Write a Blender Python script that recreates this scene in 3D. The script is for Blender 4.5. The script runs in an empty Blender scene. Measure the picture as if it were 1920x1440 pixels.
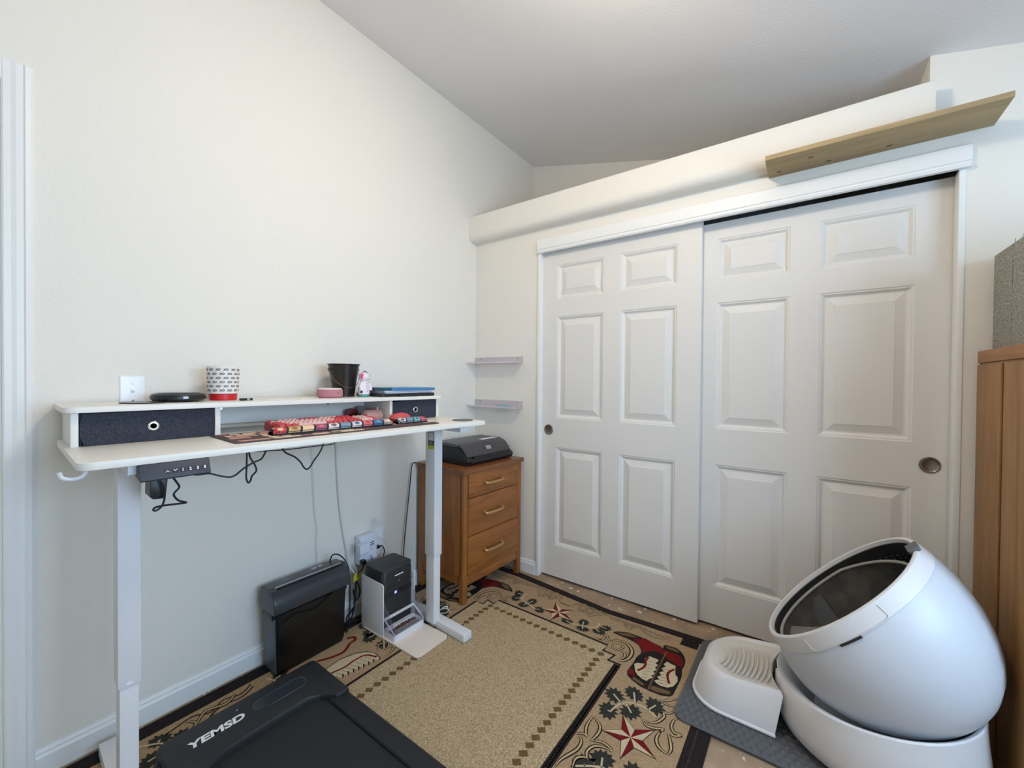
import bpy, bmesh, math, random
from mathutils import Vector, Matrix
random.seed(7)
PI = math.pi
S = bpy.context.scene
COL = S.collection

# ------------------------------------------------------------------ camera
cam_d = bpy.data.cameras.new('camera')
cam = bpy.data.objects.new('camera', cam_d)
COL.objects.link(cam)
cam_d.sensor_fit = 'HORIZONTAL'
cam_d.sensor_width = 36.0
cam_d.lens = 773.97 / 1920 * 36.0
cam_d.clip_start = 0.02
_yaw, _pit, _rol = math.radians(35.819), math.radians(-0.607), math.radians(0.503)
_fw = Vector((-math.sin(_yaw) * math.cos(_pit), math.cos(_yaw) * math.cos(_pit), math.sin(_pit)))
_rt = Vector((math.cos(_yaw), math.sin(_yaw), 0))
_up = _rt.cross(_fw)
_r2 = _rt * math.cos(_rol) + _up * math.sin(_rol)
_u2 = _up * math.cos(_rol) - _rt * math.sin(_rol)
mw = Matrix((( _r2.x, _u2.x, -_fw.x, 1.9372), (_r2.y, _u2.y, -_fw.y, -2.2348), (_r2.z, _u2.z, -_fw.z, 1.2509), (0, 0, 0, 1)))
cam.matrix_world = mw
S.camera = cam

# ------------------------------------------------------------------ world, lights, exposure
S.view_settings.view_transform = 'Standard'
S.view_settings.look = 'None'
S.view_settings.gamma = 1.0
S.view_settings.use_curve_mapping = False
S.view_settings.exposure = 0.48
wd = bpy.data.worlds.new('world')
S.world = wd
wd.use_nodes = True
wd.node_tree.nodes['Background'].inputs[0].default_value = (0.62, 0.78, 1.0, 1)
wd.node_tree.nodes['Background'].inputs[1].default_value = 1.2

def area_light(name, loc, target, sx, sy, power, color):
    d = bpy.data.lights.new(name, 'AREA')
    d.shape = 'RECTANGLE'; d.size = sx; d.size_y = sy; d.energy = power; d.color = color
    o = bpy.data.objects.new(name, d); COL.objects.link(o)
    o.location = loc
    o.rotation_euler = (Vector(target) - Vector(loc)).to_track_quat('-Z', 'Y').to_euler()
    return o
# daylight outside the window of the right wall (the desk legs throw their shadows away from that side)
area_light('window_right_offscreen', (3.53, -1.6, 1.45), (0.0, -1.6, 1.45), 1.5, 1.0, 40, (0.58, 0.79, 1.0))

# ------------------------------------------------------------------ helpers
def lin(c):
    return tuple(((v / 255) / 12.92 if v / 255 <= 0.04045 else (((v / 255) + 0.055) / 1.055) ** 2.4) for v in c) + (1,)

MATS = {}
def mat(name, rgb, rough=0.5, metal=0.0, bump=None, vary=None, coat=0.0, spec=0.5, detail=4):
    """bump=(scale, strength); vary=(scale, rgb2, low, high[, stretch xyz])"""
    if name in MATS: return MATS[name]
    m = bpy.data.materials.new(name); m.use_nodes = True
    nt = m.node_tree; b = nt.nodes['Principled BSDF']
    b.inputs['Base Color'].default_value = lin(rgb)
    b.inputs['Roughness'].default_value = rough
    b.inputs['Metallic'].default_value = metal
    b.inputs['Specular IOR Level'].default_value = spec
    b.inputs['Coat Weight'].default_value = coat
    tc = nt.nodes.new('ShaderNodeTexCoord')
    if vary:
        mp = nt.nodes.new('ShaderNodeMapping')
        if len(vary) > 4: mp.inputs['Scale'].default_value = vary[4]
        nt.links.new(tc.outputs['Object'], mp.inputs['Vector'])
        n = nt.nodes.new('ShaderNodeTexNoise'); n.inputs['Scale'].default_value = vary[0]; n.inputs['Detail'].default_value = detail
        nt.links.new(mp.outputs[0], n.inputs['Vector'])
        r = nt.nodes.new('ShaderNodeMapRange'); r.inputs[1].default_value = vary[2]; r.inputs[2].default_value = vary[3]
        nt.links.new(n.outputs['Fac'], r.inputs[0])
        mx = nt.nodes.new('ShaderNodeMix'); mx.data_type = 'RGBA'
        mx.inputs[6].default_value = lin(rgb); mx.inputs[7].default_value = lin(vary[1])
        nt.links.new(r.outputs[0], mx.inputs[0]); nt.links.new(mx.outputs[2], b.inputs['Base Color'])
    if bump:
        n2 = nt.nodes.new('ShaderNodeTexNoise'); n2.inputs['Scale'].default_value = bump[0]; n2.inputs['Detail'].default_value = 3
        nt.links.new(tc.outputs['Object'], n2.inputs['Vector'])
        bp = nt.nodes.new('ShaderNodeBump'); bp.inputs['Strength'].default_value = bump[1]; bp.inputs['Distance'].default_value = 0.004
        nt.links.new(n2.outputs['Fac'], bp.inputs['Height']); nt.links.new(bp.outputs[0], b.inputs['Normal'])
    MATS[name] = m
    return m

def wood(name, a, b, axis='z', rough=0.45, scale=9.0, coat=0.0):
    """wood grain running along one object axis"""
    if name in MATS: return MATS[name]
    m = bpy.data.materials.new(name); m.use_nodes = True
    nt = m.node_tree; bs = nt.nodes['Principled BSDF']
    tc = nt.nodes.new('ShaderNodeTexCoord'); mp = nt.nodes.new('ShaderNodeMapping')
    s = [1.0, 1.0, 1.0]; s['xyz'.index(axis)] = 0.09
    mp.inputs['Scale'].default_value = s
    nt.links.new(tc.outputs['Object'], mp.inputs[0])
    n = nt.nodes.new('ShaderNodeTexNoise'); n.inputs['Scale'].default_value = scale; n.inputs['Detail'].default_value = 6; n.inputs['Distortion'].default_value = 1.2
    n2 = nt.nodes.new('ShaderNodeTexNoise'); n2.inputs['Scale'].default_value = scale * 14; n2.inputs['Detail'].default_value = 2
    for k in (n, n2): nt.links.new(mp.outputs[0], k.inputs['Vector'])
    w = nt.nodes.new('ShaderNodeMath'); w.operation = 'MULTIPLY'; w.inputs[1].default_value = 9.0
    nt.links.new(n.outputs['Fac'], w.inputs[0])
    fr = nt.nodes.new('ShaderNodeMath'); fr.operation = 'PINGPONG'; fr.inputs[1].default_value = 1.0
    nt.links.new(w.outputs[0], fr.inputs[0])
    ad = nt.nodes.new('ShaderNodeMath'); ad.operation = 'MULTIPLY_ADD'; ad.inputs[1].default_value = 0.5; 
    nt.links.new(fr.outputs[0], ad.inputs[0]); nt.links.new(n2.outputs['Fac'], ad.inputs[2])
    rr = nt.nodes.new('ShaderNodeMapRange'); rr.inputs[1].default_value = 0.35; rr.inputs[2].default_value = 1.1
    nt.links.new(ad.outputs[0], rr.inputs[0])
    mx = nt.nodes.new('ShaderNodeMix'); mx.data_type = 'RGBA'
    mx.inputs[6].default_value = lin(a); mx.inputs[7].default_value = lin(b)
    nt.links.new(rr.outputs[0], mx.inputs[0]); nt.links.new(mx.outputs[2], bs.inputs['Base Color'])
    bs.inputs['Roughness'].default_value = rough; bs.inputs['Coat Weight'].default_value = coat
    MATS[name] = m
    return m

def clear(name, rgb, alpha=0.25, rough=0.08):
    """clear plastic: light passes straight through, a share is reflected"""
    if name in MATS: return MATS[name]
    m = bpy.data.materials.new(name); m.use_nodes = True
    nt = m.node_tree; nt.nodes.remove(nt.nodes['Principled BSDF'])
    out = nt.nodes['Material Output']
    t = nt.nodes.new('ShaderNodeBsdfTransparent'); t.inputs[0].default_value = lin(rgb)
    g = nt.nodes.new('ShaderNodeBsdfPrincipled'); g.inputs['Base Color'].default_value = lin(rgb); g.inputs['Roughness'].default_value = rough
    mx = nt.nodes.new('ShaderNodeMixShader'); mx.inputs[0].default_value = alpha
    nt.links.new(t.outputs[0], mx.inputs[1]); nt.links.new(g.outputs[0], mx.inputs[2]); nt.links.new(mx.outputs[0], out.inputs[0])
    MATS[name] = m
    return m

def glow(name, rgb, strength):
    if name in MATS: return MATS[name]
    m = bpy.data.materials.new(name); m.use_nodes = True
    b = m.node_tree.nodes['Principled BSDF']
    b.inputs['Base Color'].default_value = lin(rgb); b.inputs['Emission Color'].default_value = lin(rgb); b.inputs['Emission Strength'].default_value = strength
    MATS[name] = m
    return m

def link(name, me, m, parent=None):
    o = bpy.data.objects.new(name, me); COL.objects.link(o)
    if m is not None and not me.materials: me.materials.append(m)
    if parent is not None: o.parent = parent
    return o

class G:
    """collects geometry for ONE mesh object"""
    def __init__(s): s.v = []; s.f = []
    def add(s, vs, fs):
        k = len(s.v); s.v += [tuple(p) for p in vs]; s.f += [tuple(i + k for i in f) for f in fs]; return s
    def box(s, x0, x1, y0, y1, z0, z1):
        vs = [(x, y, z) for x in (x0, x1) for y in (y0, y1) for z in (z0, z1)]
        return s.add(vs, [(0, 1, 3, 2), (4, 6, 7, 5), (0, 4, 5, 1), (2, 3, 7, 6), (0, 2, 6, 4), (1, 5, 7, 3)])
    def frustum(s, b, t):
        """b, t = (x0,x1,y0,y1,z)"""
        vs = [(b[0], b[2], b[4]), (b[1], b[2], b[4]), (b[1], b[3], b[4]), (b[0], b[3], b[4]), (t[0], t[2], t[4]), (t[1], t[2], t[4]), (t[1], t[3], t[4]), (t[0], t[3], t[4])]
        return s.add(vs, [(3, 2, 1, 0), (4, 5, 6, 7), (0, 1, 5, 4), (1, 2, 6, 5), (2, 3, 7, 6), (3, 0, 4, 7)])
    def prism(s, poly, axis, a, b):
        """poly in the two other axes (in xyz order), extruded from a to b along axis"""
        n = len(poly); vs = []
        for h in (a, b):
            for p, q in poly:
                vs.append({'x': (h, p, q), 'y': (p, h, q), 'z': (p, q, h)}[axis])
        fs = [tuple(range(n - 1, -1, -1)), tuple(range(n, 2 * n))] + [(i, (i + 1) % n, n + (i + 1) % n, n + i) for i in range(n)]
        return s.add(vs, fs)
    def cyl(s, p0, p1, r0, r1=None, n=24, cap=True):
        r1 = r0 if r1 is None else r1
        p0, p1 = Vector(p0), Vector(p1); d = (p1 - p0).normalized()
        a = d.orthogonal().normalized(); b = d.cross(a)
        vs = []
        for p, r in ((p0, r0), (p1, r1)):
            vs += [p + (a * math.cos(2 * PI * i / n) + b * math.sin(2 * PI * i / n)) * r for i in range(n)]
        fs = [(i, (i + 1) % n, n + (i + 1) % n, n + i) for i in range(n)]
        if cap: fs += [tuple(range(n - 1, -1, -1)), tuple(range(n, 2 * n))]
        return s.add(vs, fs)
    def lathe(s, prof, c=(0, 0, 0), n=32, M=None, sx=1.0, sy=1.0):
        """profile [(r,z)] turned about z at c; M optional 3x3 rotation"""
        rings = []; vs = []
        for r, z in prof:
            if r < 1e-6:
                rings.append([len(vs)]); vs.append(Vector((0, 0, z)))
            else:
                rings.append(list(range(len(vs), len(vs) + n)))
                vs += [Vector((r * sx * math.cos(2 * PI * i / n), r * sy * math.sin(2 * PI * i / n), z)) for i in range(n)]
        fs = []
        for A, B in zip(rings, rings[1:]):
            if len(A) == 1 and len(B) == 1: continue
            for i in range(n):
                j = (i + 1) % n
                if len(A) == 1: fs.append((A[0], B[j], B[i]))
                elif len(B) == 1: fs.append((A[i], A[j], B[0]))
                else: fs.append((A[i], A[j], B[j], B[i]))
        if M is not None: vs = [M @ p for p in vs]
        return s.add([p + Vector(c) for p in vs], fs)
    def tube(s, pts, r, n=8, smooth=0, closed=False):
        P = [Vector(p) for p in pts]
        if smooth: P = crom(P, smooth, closed)
        N = len(P); vs = []; prev = None
        for i, p in enumerate(P):
            t = (P[min(i + 1, N - 1)] - P[max(i - 1, 0)])
            t = t.normalized() if t.length > 1e-9 else Vector((0, 0, 1))
            a = t.orthogonal().normalized() if prev is None else (prev - t * prev.dot(t))
            a = a.normalized() if a.length > 1e-6 else t.orthogonal().normalized()
            prev = a; b = t.cross(a)
            vs += [p + (a * math.cos(2 * PI * k / n) + b * math.sin(2 * PI * k / n)) * r for k in range(n)]
        fs = [(i * n + k, i * n + (k + 1) % n, (i + 1) * n + (k + 1) % n, (i + 1) * n + k) for i in range(N - 1) for k in range(n)]
        fs += [tuple(range(n - 1, -1, -1)), tuple(range((N - 1) * n, N * n))]
        return s.add(vs, fs)
    def grid(s, fn, nu, nv, wrapu=False):
        vs = [fn(i / (nu if wrapu else nu - 1), j / (nv - 1)) for j in range(nv) for i in range(nu)]
        fs = []
        for j in range(nv - 1):
            for i in range(nu if wrapu else nu - 1):
                k = (i + 1) % nu
                fs.append((j * nu + i, j * nu + k, (j + 1) * nu + k, (j + 1) * nu + i))
        return s.add(vs, fs)
    def rings(s, R, cap0=True, cap1=True):
        """loft through rings of equal length"""
        n = len(R[0]); vs = [p for r in R for p in r]
        fs = [(j * n + i, j * n + (i + 1) % n, (j + 1) * n + (i + 1) % n, (j + 1) * n + i) for j in range(len(R) - 1) for i in range(n)]
        if cap0: fs.append(tuple(range(n - 1, -1, -1)))
        if cap1: fs.append(tuple(range((len(R) - 1) * n, len(R) * n)))
        return s.add(vs, fs)
    def flat(s, poly, z):
        return s.add([(p[0], p[1], z) for p in poly], [tuple(range(len(poly)))])
    def xform(s, M):
        s.v = [tuple(M @ Vector(p)) for p in s.v]; return s
    def mesh(s, name, bevel=0.0, seg=2, sharp=35, smooth=True, fix=True):
        me = bpy.data.meshes.new(name)
        me.from_pydata(s.v, [], s.f); me.validate()
        bm = bmesh.new(); bm.from_mesh(me)
        if fix: bmesh.ops.recalc_face_normals(bm, faces=bm.faces)
        if bevel:
            es = [e for e in bm.edges if len(e.link_faces) == 2 and e.calc_face_angle(0) > math.radians(28)]
            bmesh.ops.bevel(bm, geom=es, offset=bevel, segments=seg, affect='EDGES', profile=0.6, clamp_overlap=True)
        bm.to_mesh(me); bm.free()
        if smooth:
            me.shade_smooth(); me.set_sharp_from_angle(angle=math.radians(sharp))
        return me
    def build(s, name, m, parent=None, **k):
        return link(name, s.mesh(name, **k), m, parent)

def crom(P, k, closed=False):
    out = []; n = len(P)
    for i in range(n if closed else n - 1):
        if closed: p = [P[(i + q) % n] for q in (-1, 0, 1, 2)]
        else: p = [P[max(i - 1, 0)], P[i], P[i + 1], P[min(i + 2, n - 1)]]
        for q in range(k):
            t = q / k
            out.append(0.5 * ((2 * p[1]) + (p[2] - p[0]) * t + (2 * p[0] - 5 * p[1] + 4 * p[2] - p[3]) * t * t + (3 * p[1] - p[0] - 3 * p[2] + p[3]) * t ** 3))
    out.append(P[0] if closed else P[-1])
    return out

def rrect(x0, x1, y0, y1, r, n=5):
    out = []
    for cx, cy, a in ((x1 - r, y1 - r, 0), (x0 + r, y1 - r, 90), (x0 + r, y0 + r, 180), (x1 - r, y0 + r, 270)):
        for i in range(n + 1):
            t = math.radians(a + 90 * i / n); out.append((cx + r * math.cos(t), cy + r * math.sin(t)))
    return out

def tag(o, label=None, cat=None, group=None, kind=None):
    if label: o['label'] = label
    if cat: o['category'] = cat
    if group: o['group'] = group
    if kind: o['kind'] = kind
    return o

def thing(name, label, cat, loc=(0, 0, 0), rz=0.0, group=None):
    o = bpy.data.objects.new(name, None); COL.objects.link(o)
    o.empty_display_size = 0.05
    o.location = loc; o.rotation_euler = (0, 0, rz)
    return tag(o, label, cat, group)

def floor_at(px, py, z=0.006):
    """point of the floor plane seen at a photograph pixel"""
    d = _fw + _r2 * ((px - 960) / 773.97) - _u2 * ((py - 720) / 773.97)
    t = (z - 1.2509) / d.z
    return (1.9372 + t * d.x, -2.2348 + t * d.y)

def struct(name, label, cat, g, m, **k):
    return tag(g.build(name, m, None, **k), label, cat, kind='structure')

def text_mesh(txt, size, extrude=0.0003, bold=0.0, shear=0.0, align='LEFT'):
    c = bpy.data.curves.new('lettering', 'FONT'); c.body = txt; c.size = size; c.extrude = extrude; c.offset = bold; c.shear = shear; c.align_x = align
    o = bpy.data.objects.new('lettering', c); COL.objects.link(o)
    dg = bpy.context.evaluated_depsgraph_get()
    me = bpy.data.meshes.new_from_object(o.evaluated_get(dg))
    COL.objects.unlink(o); bpy.data.objects.remove(o)
    me.materials.clear()
    return me

# ------------------------------------------------------------------ materials of the setting
M_WALL = mat('wall_paint', (238, 233, 223), 0.85, bump=(90, 0.35), spec=0.25)
M_CEIL = mat('ceiling_paint', (240, 238, 238), 0.9, bump=(120, 0.25), spec=0.2)
M_TRIM = mat('trim_paint', (240, 239, 236), 0.42, spec=0.4)
M_DOOR = mat('door_paint', (230, 226, 220), 0.45, bump=(250, 0.05), spec=0.4)

def floor_mat():
    m = mat('worn_floor', (176, 150, 122), 0.6, bump=(60, 0.15), vary=(7, (140, 116, 92), 0.35, 0.7), detail=8)
    nt = m.node_tree; b = nt.nodes['Principled BSDF']
    src = b.inputs['Base Color'].links[0].from_socket
    tc = nt.nodes.new('ShaderNodeTexCoord')
    n = nt.nodes.new('ShaderNodeTexNoise'); n.inputs['Scale'].default_value = 26; n.inputs['Detail'].default_value = 5
    nt.links.new(tc.outputs['Object'], n.inputs['Vector'])
    r = nt.nodes.new('ShaderNodeMapRange'); r.inputs[1].default_value = 0.63; r.inputs[2].default_value = 0.67
    nt.links.new(n.outputs['Fac'], r.inputs[0])
    mx = nt.nodes.new('ShaderNodeMix'); mx.data_type = 'RGBA'; mx.inputs[7].default_value = lin((225, 220, 210))
    nt.links.new(r.outputs[0], mx.inputs[0]); nt.links.new(src, mx.inputs[6]); nt.links.new(mx.outputs[2], b.inputs['Base Color'])
    return m

XR, YR = 3.4, -3.6          # right wall and rear wall
XL, XE = 0.547, 2.377       # closet opening
def zc(x): return 3.066 - 0.242 * x

struct('floor', 'worn tan floor with white paint spatter around the rug', 'floor', G().box(-0.12, XR + .1, YR - .1, 0.85, -0.1, 0), floor_mat(), smooth=False)
g = G()
g.prism([(-0.12, zc(-.12)), (XR + .12, zc(XR + .12)), (XR + .12, zc(XR + .12) + .1), (-0.12, zc(-.12) + .1)], 'y', YR - .1, 0.85)
struct('ceiling', 'pale grey sloped ceiling', 'ceiling', g, M_CEIL, smooth=False)
g = G().box(-.12, 0, -2.142, .85, 0, 3.1).box(-.12, 0, YR - .1, -2.98, 0, 3.1).box(-.12, 0, -2.98, -2.142, 2.115, 3.1)
struct('wall_left', 'cream textured wall behind the desk', 'wall', g, M_WALL, smooth=False)
# closet wall with the opening, plant shelf above it, and the recess behind
g = G().box(0, .531, 0, .1, 0, 2.36).box(.531, XL, 0, .1, 2.05, 2.36).box(XL, XE + .02, 0, .1, 2.1, 2.36)
g.prism([(XE + .02, 0), (XR + .1, 0), (XR + .1, zc(XR + .1) + .03), (2.296, zc(2.296) + .03), (2.296, 2.36), (XE + .02, 2.36)], 'y', 0, .1)
struct('wall_back', 'cream wall around the sliding closet doors', 'wall', g, M_WALL, smooth=False)
g = G().box(0, 2.5, .737, .85, 0, 3.1).box(2.296, 2.4, .1, .737, 2.36, 2.54).box(2.45, 2.55, .1, .737, 0, 2.36).box(0, 2.45, 0.1, .737, 2.33, 2.36)
struct('wall_recess', 'recessed wall above the closet behind the plant ledge', 'wall', g, M_WALL, smooth=False)
prof = [(0, 2.206), (0, 2.374), (-.076, 2.374), (-.081, 2.369)]
for i in range(9):
    t = math.radians(90 * i / 8); prof.append((-.081 + .045 * (1 - math.cos(t)), 2.251 - .045 * math.sin(t)))
g = G().prism([(y, z) for y, z in prof], 'x', 0, 2.300)
struct('trim_1', 'thick rounded plaster ledge running above the closet doors', 'ledge', g, M_WALL, bevel=0)
# right and rear walls (out of the photograph) with the window
wy0, wy1, wz0, wz1 = -2.4, -0.8, 0.9, 2.0
g = G().box(XR, XR + .1, YR - .1, wy0, 0, 2.4).box(XR, XR + .1, wy1, 0.1, 0, 2.4).box(XR, XR + .1, wy0, wy1, 0, wz0).box(XR, XR + .1, wy0, wy1, wz1, 2.4)
struct('wall_right', 'cream wall with a window', 'wall', g, M_WALL, smooth=False)
g = G().box(-.1, XR + .1, YR - .1, YR, 0, 3.1)
struct('wall_rear', 'cream wall opposite the closet', 'wall', g, M_WALL, smooth=False)
def window(name, label, a0, a1, z0, z1, plane, along):
    w = thing(name, label, 'window'); w['kind'] = 'structure'
    f = G()
    def bb(p0, p1, q0, q1, t0=-.05, t1=0.0):
        if along == 'y': f.box(plane + .02, plane + .08, p0, p1, q0, q1)
        else: f.box(p0, p1, plane - .08, plane - .02, q0, q1)
    bb(a0, a1, z0, z0 + .05); bb(a0, a1, z1 - .05, z1); bb(a0, a0 + .05, z0 + .05, z1 - .05); bb(a1 - .05, a1, z0 + .05, z1 - .05)
    mid = (a0 + a1) / 2; bb(mid - .02, mid + .02, z0 + .05, z1 - .05)
    f.build('window_frame', M_TRIM, w, smooth=False)
    for p0, p1 in ((a0 + .05, mid - .02), (mid + .02, a1 - .05)):
        q = G()
        if along == 'y': q.box(plane + .047, plane + .053, p0, p1, z0 + .05, z1 - .05)
        else: q.box(p0, p1, plane - .053, plane - .047, z0 + .05, z1 - .05)
        q.build('pane', clear('window_glass', (245, 250, 255), 0.06, 0.02), w, smooth=False)
window('window_1', 'white two pane window in the right wall', wy0, wy1, wz0, wz1, XR, 'y')

# header fascia and jambs of the closet
prof = [(0, 2.05), (0, 2.133), (-.018, 2.133), (-.020, 2.130), (-.020, 2.074), (-.014, 2.071), (-.014, 2.067), (-.022, 2.064), (-.024, 2.057), (-.020, 2.05)]
struct('trim_2', 'white fascia board hiding the closet door track', 'trim', G().prism(prof, 'x', .525, 2.409), M_TRIM, smooth=False)
struct('trim_3', 'narrow white jamb at the left end of the closet opening', 'trim', G().box(.527, XL, -.010, .1, 0, 2.05), M_TRIM, bevel=.003)
struct('trim_4', 'narrow white jamb at the right end of the closet opening', 'trim', G().box(XE + .002, 2.398, -.004, .058, 0, 2.05), M_TRIM, bevel=.003)
struct('trim_5', 'grey metal sliding door track under the fascia', 'trim', G().box(XL, XE + .018, .0, .1, 2.092, 2.0995), mat('track_metal', (120, 120, 122), .4, .8), smooth=False)

def baseprof(s=1): return [(0, 0), (0, .083), (.004 * s, .083), (.008 * s, .074), (.008 * s, .068), (.013 * s, .060), (.013 * s, 0)]
struct('baseboard_left', 'white moulded baseboard along the left wall', 'baseboard', G().prism(baseprof(), 'y', -2.066, 0), M_TRIM, smooth=False)
struct('baseboard_back', 'white moulded baseboard at both sides of the closet', 'baseboard',
       G().prism(baseprof(-1), 'x', .0131, .527).prism(baseprof(-1), 'x', 2.398, XR), M_TRIM, smooth=False)
# casing of the room door at the far left
def casing(a): # outer edge at a, going -y
    return [(0, a), (.010, a), (.014, a - .006), (.016, a - .016), (.012, a - .020), (.012, a - .034), (.009, a - .044), (.009, a - .058), (.006, a - .062), (0, a - .062)]
g = G().prism(casing(-2.066), 'z', 0, 2.18)
g.prism([(x, 2.18 + (a + 2.066)) for x, a in casing(-2.066)], 'y', -3.0, -2.128)
struct('trim_6', 'white moulded casing of the doorway left of the desk', 'trim', g, M_TRIM, smooth=False)
d = thing('door_1', 'white room door in its frame left of the desk', 'door'); d['kind'] = 'structure'
G().box(-.06, -.022, -2.96, -2.150, .008, 2.095).build('slab', M_DOOR, d, bevel=.002)
G().box(-.1, -.002, -2.1485, -2.1425, .008, 2.11).build('jamb', M_TRIM, d, smooth=False)
for z in (.25, 1.0, 1.85): G().cyl((-.016, -2.149, z - .045), (-.016, -2.149, z + .045), .006, n=10).build('hinge', mat('satin_nickel', (150, 145, 138), .3, 1.0), d)

# ------------------------------------------------------------------ sliding closet doors
ZROWS = ((.21, .83), (1.012, 1.648), (1.755, 1.970))
M_NICK = mat('brushed_nickel', (140, 130, 118), .28, 1.0)
def closet_door(name, label, x0, x1, cols, y, ztop, pull):
    d = thing(name, label, 'door', ((x0 + x1) / 2, y, 0)); d['kind'] = 'structure'
    ox = (x0 + x1) / 2; T = .034
    g = G()
    xs = [x0 - ox] + [v - ox for c in cols for v in c] + [x1 - ox]
    zs = [.015] + [v for r in ZROWS for v in r] + [ztop]
    for i in (0, 2, 4): g.box(xs[i], xs[i + 1], 0, T, zs[0], zs[-1])
    for k in (0, 2, 4, 6):
        for i in (1, 3): g.box(xs[i], xs[i + 1], 0, T, zs[k], zs[k + 1])
    g.build('slab', M_DOOR, d, smooth=False)
    for c in cols:
        for r in ZROWS:
            p0, p1, q0, q1 = c[0] - ox, c[1] - ox, r[0], r[1]
            R = [[(p0 + i, dy, q0 + i), (p1 - i, dy, q0 + i), (p1 - i, dy, q1 - i), (p0 + i, dy, q1 - i)] for i, dy in
                 ((0, 0), (.005, .003), (.009, .003), (.020, .013), (.026, .013), (.056, .0035), (.058, .002))]
            G().rings(R, cap0=False).build('panel', M_DOOR, d, smooth=False)
    px, pz = pull
    M3 = Matrix.Rotation(PI / 2, 3, 'X')
    G().lathe([(0, .0012), (.020, .0014), (.025, .0030), (.027, .0045), (.0305, .0045), (.032, .003), (.032, -.001)], (px - ox, 0, pz), 36, M3).build('finger_pull', M_NICK, d)
    d.children[-1]['label'] = 'round brushed nickel finger pull'
    return d
closet_door('door_2', 'white six panel sliding closet door with finger pull beside the dresser', XL + .001, 1.485, ((.650, .958), (1.062, 1.367)), .025, 2.075, (.597, .937))
closet_door('door_3', 'white six panel sliding closet door behind the litter box', 1.445, XE + .016, ((1.551, 1.856), (1.967, 2.275)), 0.066, 2.052, (2.327, .926))

# ceiling lamp (above the photograph's upper edge)
lx, ly = 1.42, -1.26
lamp = thing('ceiling_light_offscreen', 'round frosted globe lamp hanging close below the sloped ceiling', 'lamp', (lx, ly, zc(lx) - .012))
G().lathe([(0, .012), (.07, .012), (.07, -.02), (.06, -.03), (.02, -.035), (0, -.035)], n=40).build('canopy', M_TRIM, lamp)
G().cyl((0, 0, -.034), (0, 0, -.062), .012, n=16).build('stem', mat('satin_nickel', (150, 145, 138), .3, 1.0), lamp)
G().lathe([(0, -.060), (.05, -.062), (.092, -.082), (.104, -.104), (.100, -.104), (.088, -.086), (.048, -.067), (0, -.065)], n=40).build('cap', M_TRIM, lamp)  # unseen cap added to block the lamp's steep upward rays
G().lathe([(.085, -.096), (.098, -.112), (.104, -.140), (.102, -.165), (.088, -.200), (.06, -.225), (.03, -.236), (0, -.240)], n=40).build('lamp_globe_offscreen', glow('frosted_lamp_glass', (255, 237, 212), 58.0), lamp)

# light switch on the wall
sw = thing('light_switch', 'white toggle switch plate on the wall above the desk shelf', 'switch', (0, -1.838, 1.195))
G().frustum((-.036, .036, -.058, .058, 0), (-.032, .032, -.054, .054, .006)).xform(Matrix(((0, 0, 1, 0), (1, 0, 0, 0), (0, 1, 0, 0), (0, 0, 0, 1)))).build('plate', mat('switch_white', (245, 245, 248), .3), sw, bevel=.001)
G().box(.006, .0075, -.006, .006, -.013, .013).build('toggle_slot', mat('switch_white', (245, 245, 248), .3), sw, smooth=False)
G().prism([(.006, -.004), (.017, .006), (.014, .010), (.006, .004)], 'y', -.004, .004).build('toggle', mat('switch_white', (245, 245, 248), .3), sw, bevel=.0008)
for z in (-.03, .03): G().cyl((.0058, 0, z), (.0075, 0, z), .0032, n=12).build('screw', M_NICK, sw)

# ------------------------------------------------------------------ rug (built in its own frame: world floor axes, origin at its middle)
RZ = 0.006
def s_edge(x):
    pts = [(0.0, -.045), (.45, -.05), (1.06, -.112), (1.53, -.085), (1.7, -.08)]
    for (a, p), (b, q) in zip(pts, pts[1:]):
        if a <= x <= b: return p + (q - p) * (x - a) / (b - a)
    return -.05
def warp(x, y):
    k = max(0.0, 1 - (-y - .05) / .35)
    return (x, y + (s_edge(x) + .05) * min(k, 1.15))
RX0, RX1, RY0, RY1 = .035, 1.672, -2.43, -.05
rug = thing('area_rug', 'tan area rug with red stars, cowboy boots and leaf sprigs in its border', 'rug', (.85, -1.24, 0))
ORX, ORY = .85, -1.24
LAYER = [RZ]
def rugpart(name, g, m, dz=None, label=None):
    o = G()
    o.v = [(warp(x, y)[0] - ORX, warp(x, y)[1] - ORY, z) for x, y, z in g.v]; o.f = g.f
    ob = o.build(name, m, rug, smooth=False, fix=False)
    if label: ob['label'] = label
    return ob
def pile(name, rgb, rgb2): return mat(name, rgb, .95, vary=(260, rgb2, .35, .65), bump=(420, .6), spec=.1)
R_TAN = pile('rug_tan', (186, 158, 124), (158, 130, 98))
R_FIELD = pile('rug_field', (212, 190, 154), (148, 124, 92))
R_BLACK = pile('rug_black', (34, 28, 28), (52, 44, 42))
R_BROWN = pile('rug_brown', (124, 98, 68), (104, 80, 54))
R_RED = pile('rug_red', (128, 32, 32), (104, 26, 28))
R_CREAM = pile('rug_cream', (214, 196, 162), (196, 176, 142))
R_SAND = pile('rug_sand', (208, 182, 140), (184, 156, 116))
R_STITCH = pile('rug_stitch', (92, 80, 76), (60, 52, 50))
R_GREEN = pile('rug_green', (66, 66, 58), (44, 45, 40))
def ybox(x0, x1, y0, y1, z, nx=12, ny=4):
    return G().grid(lambda a, b: (x0 + (x1 - x0) * a, y0 + (y1 - y0) * b, z), nx, ny)
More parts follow.
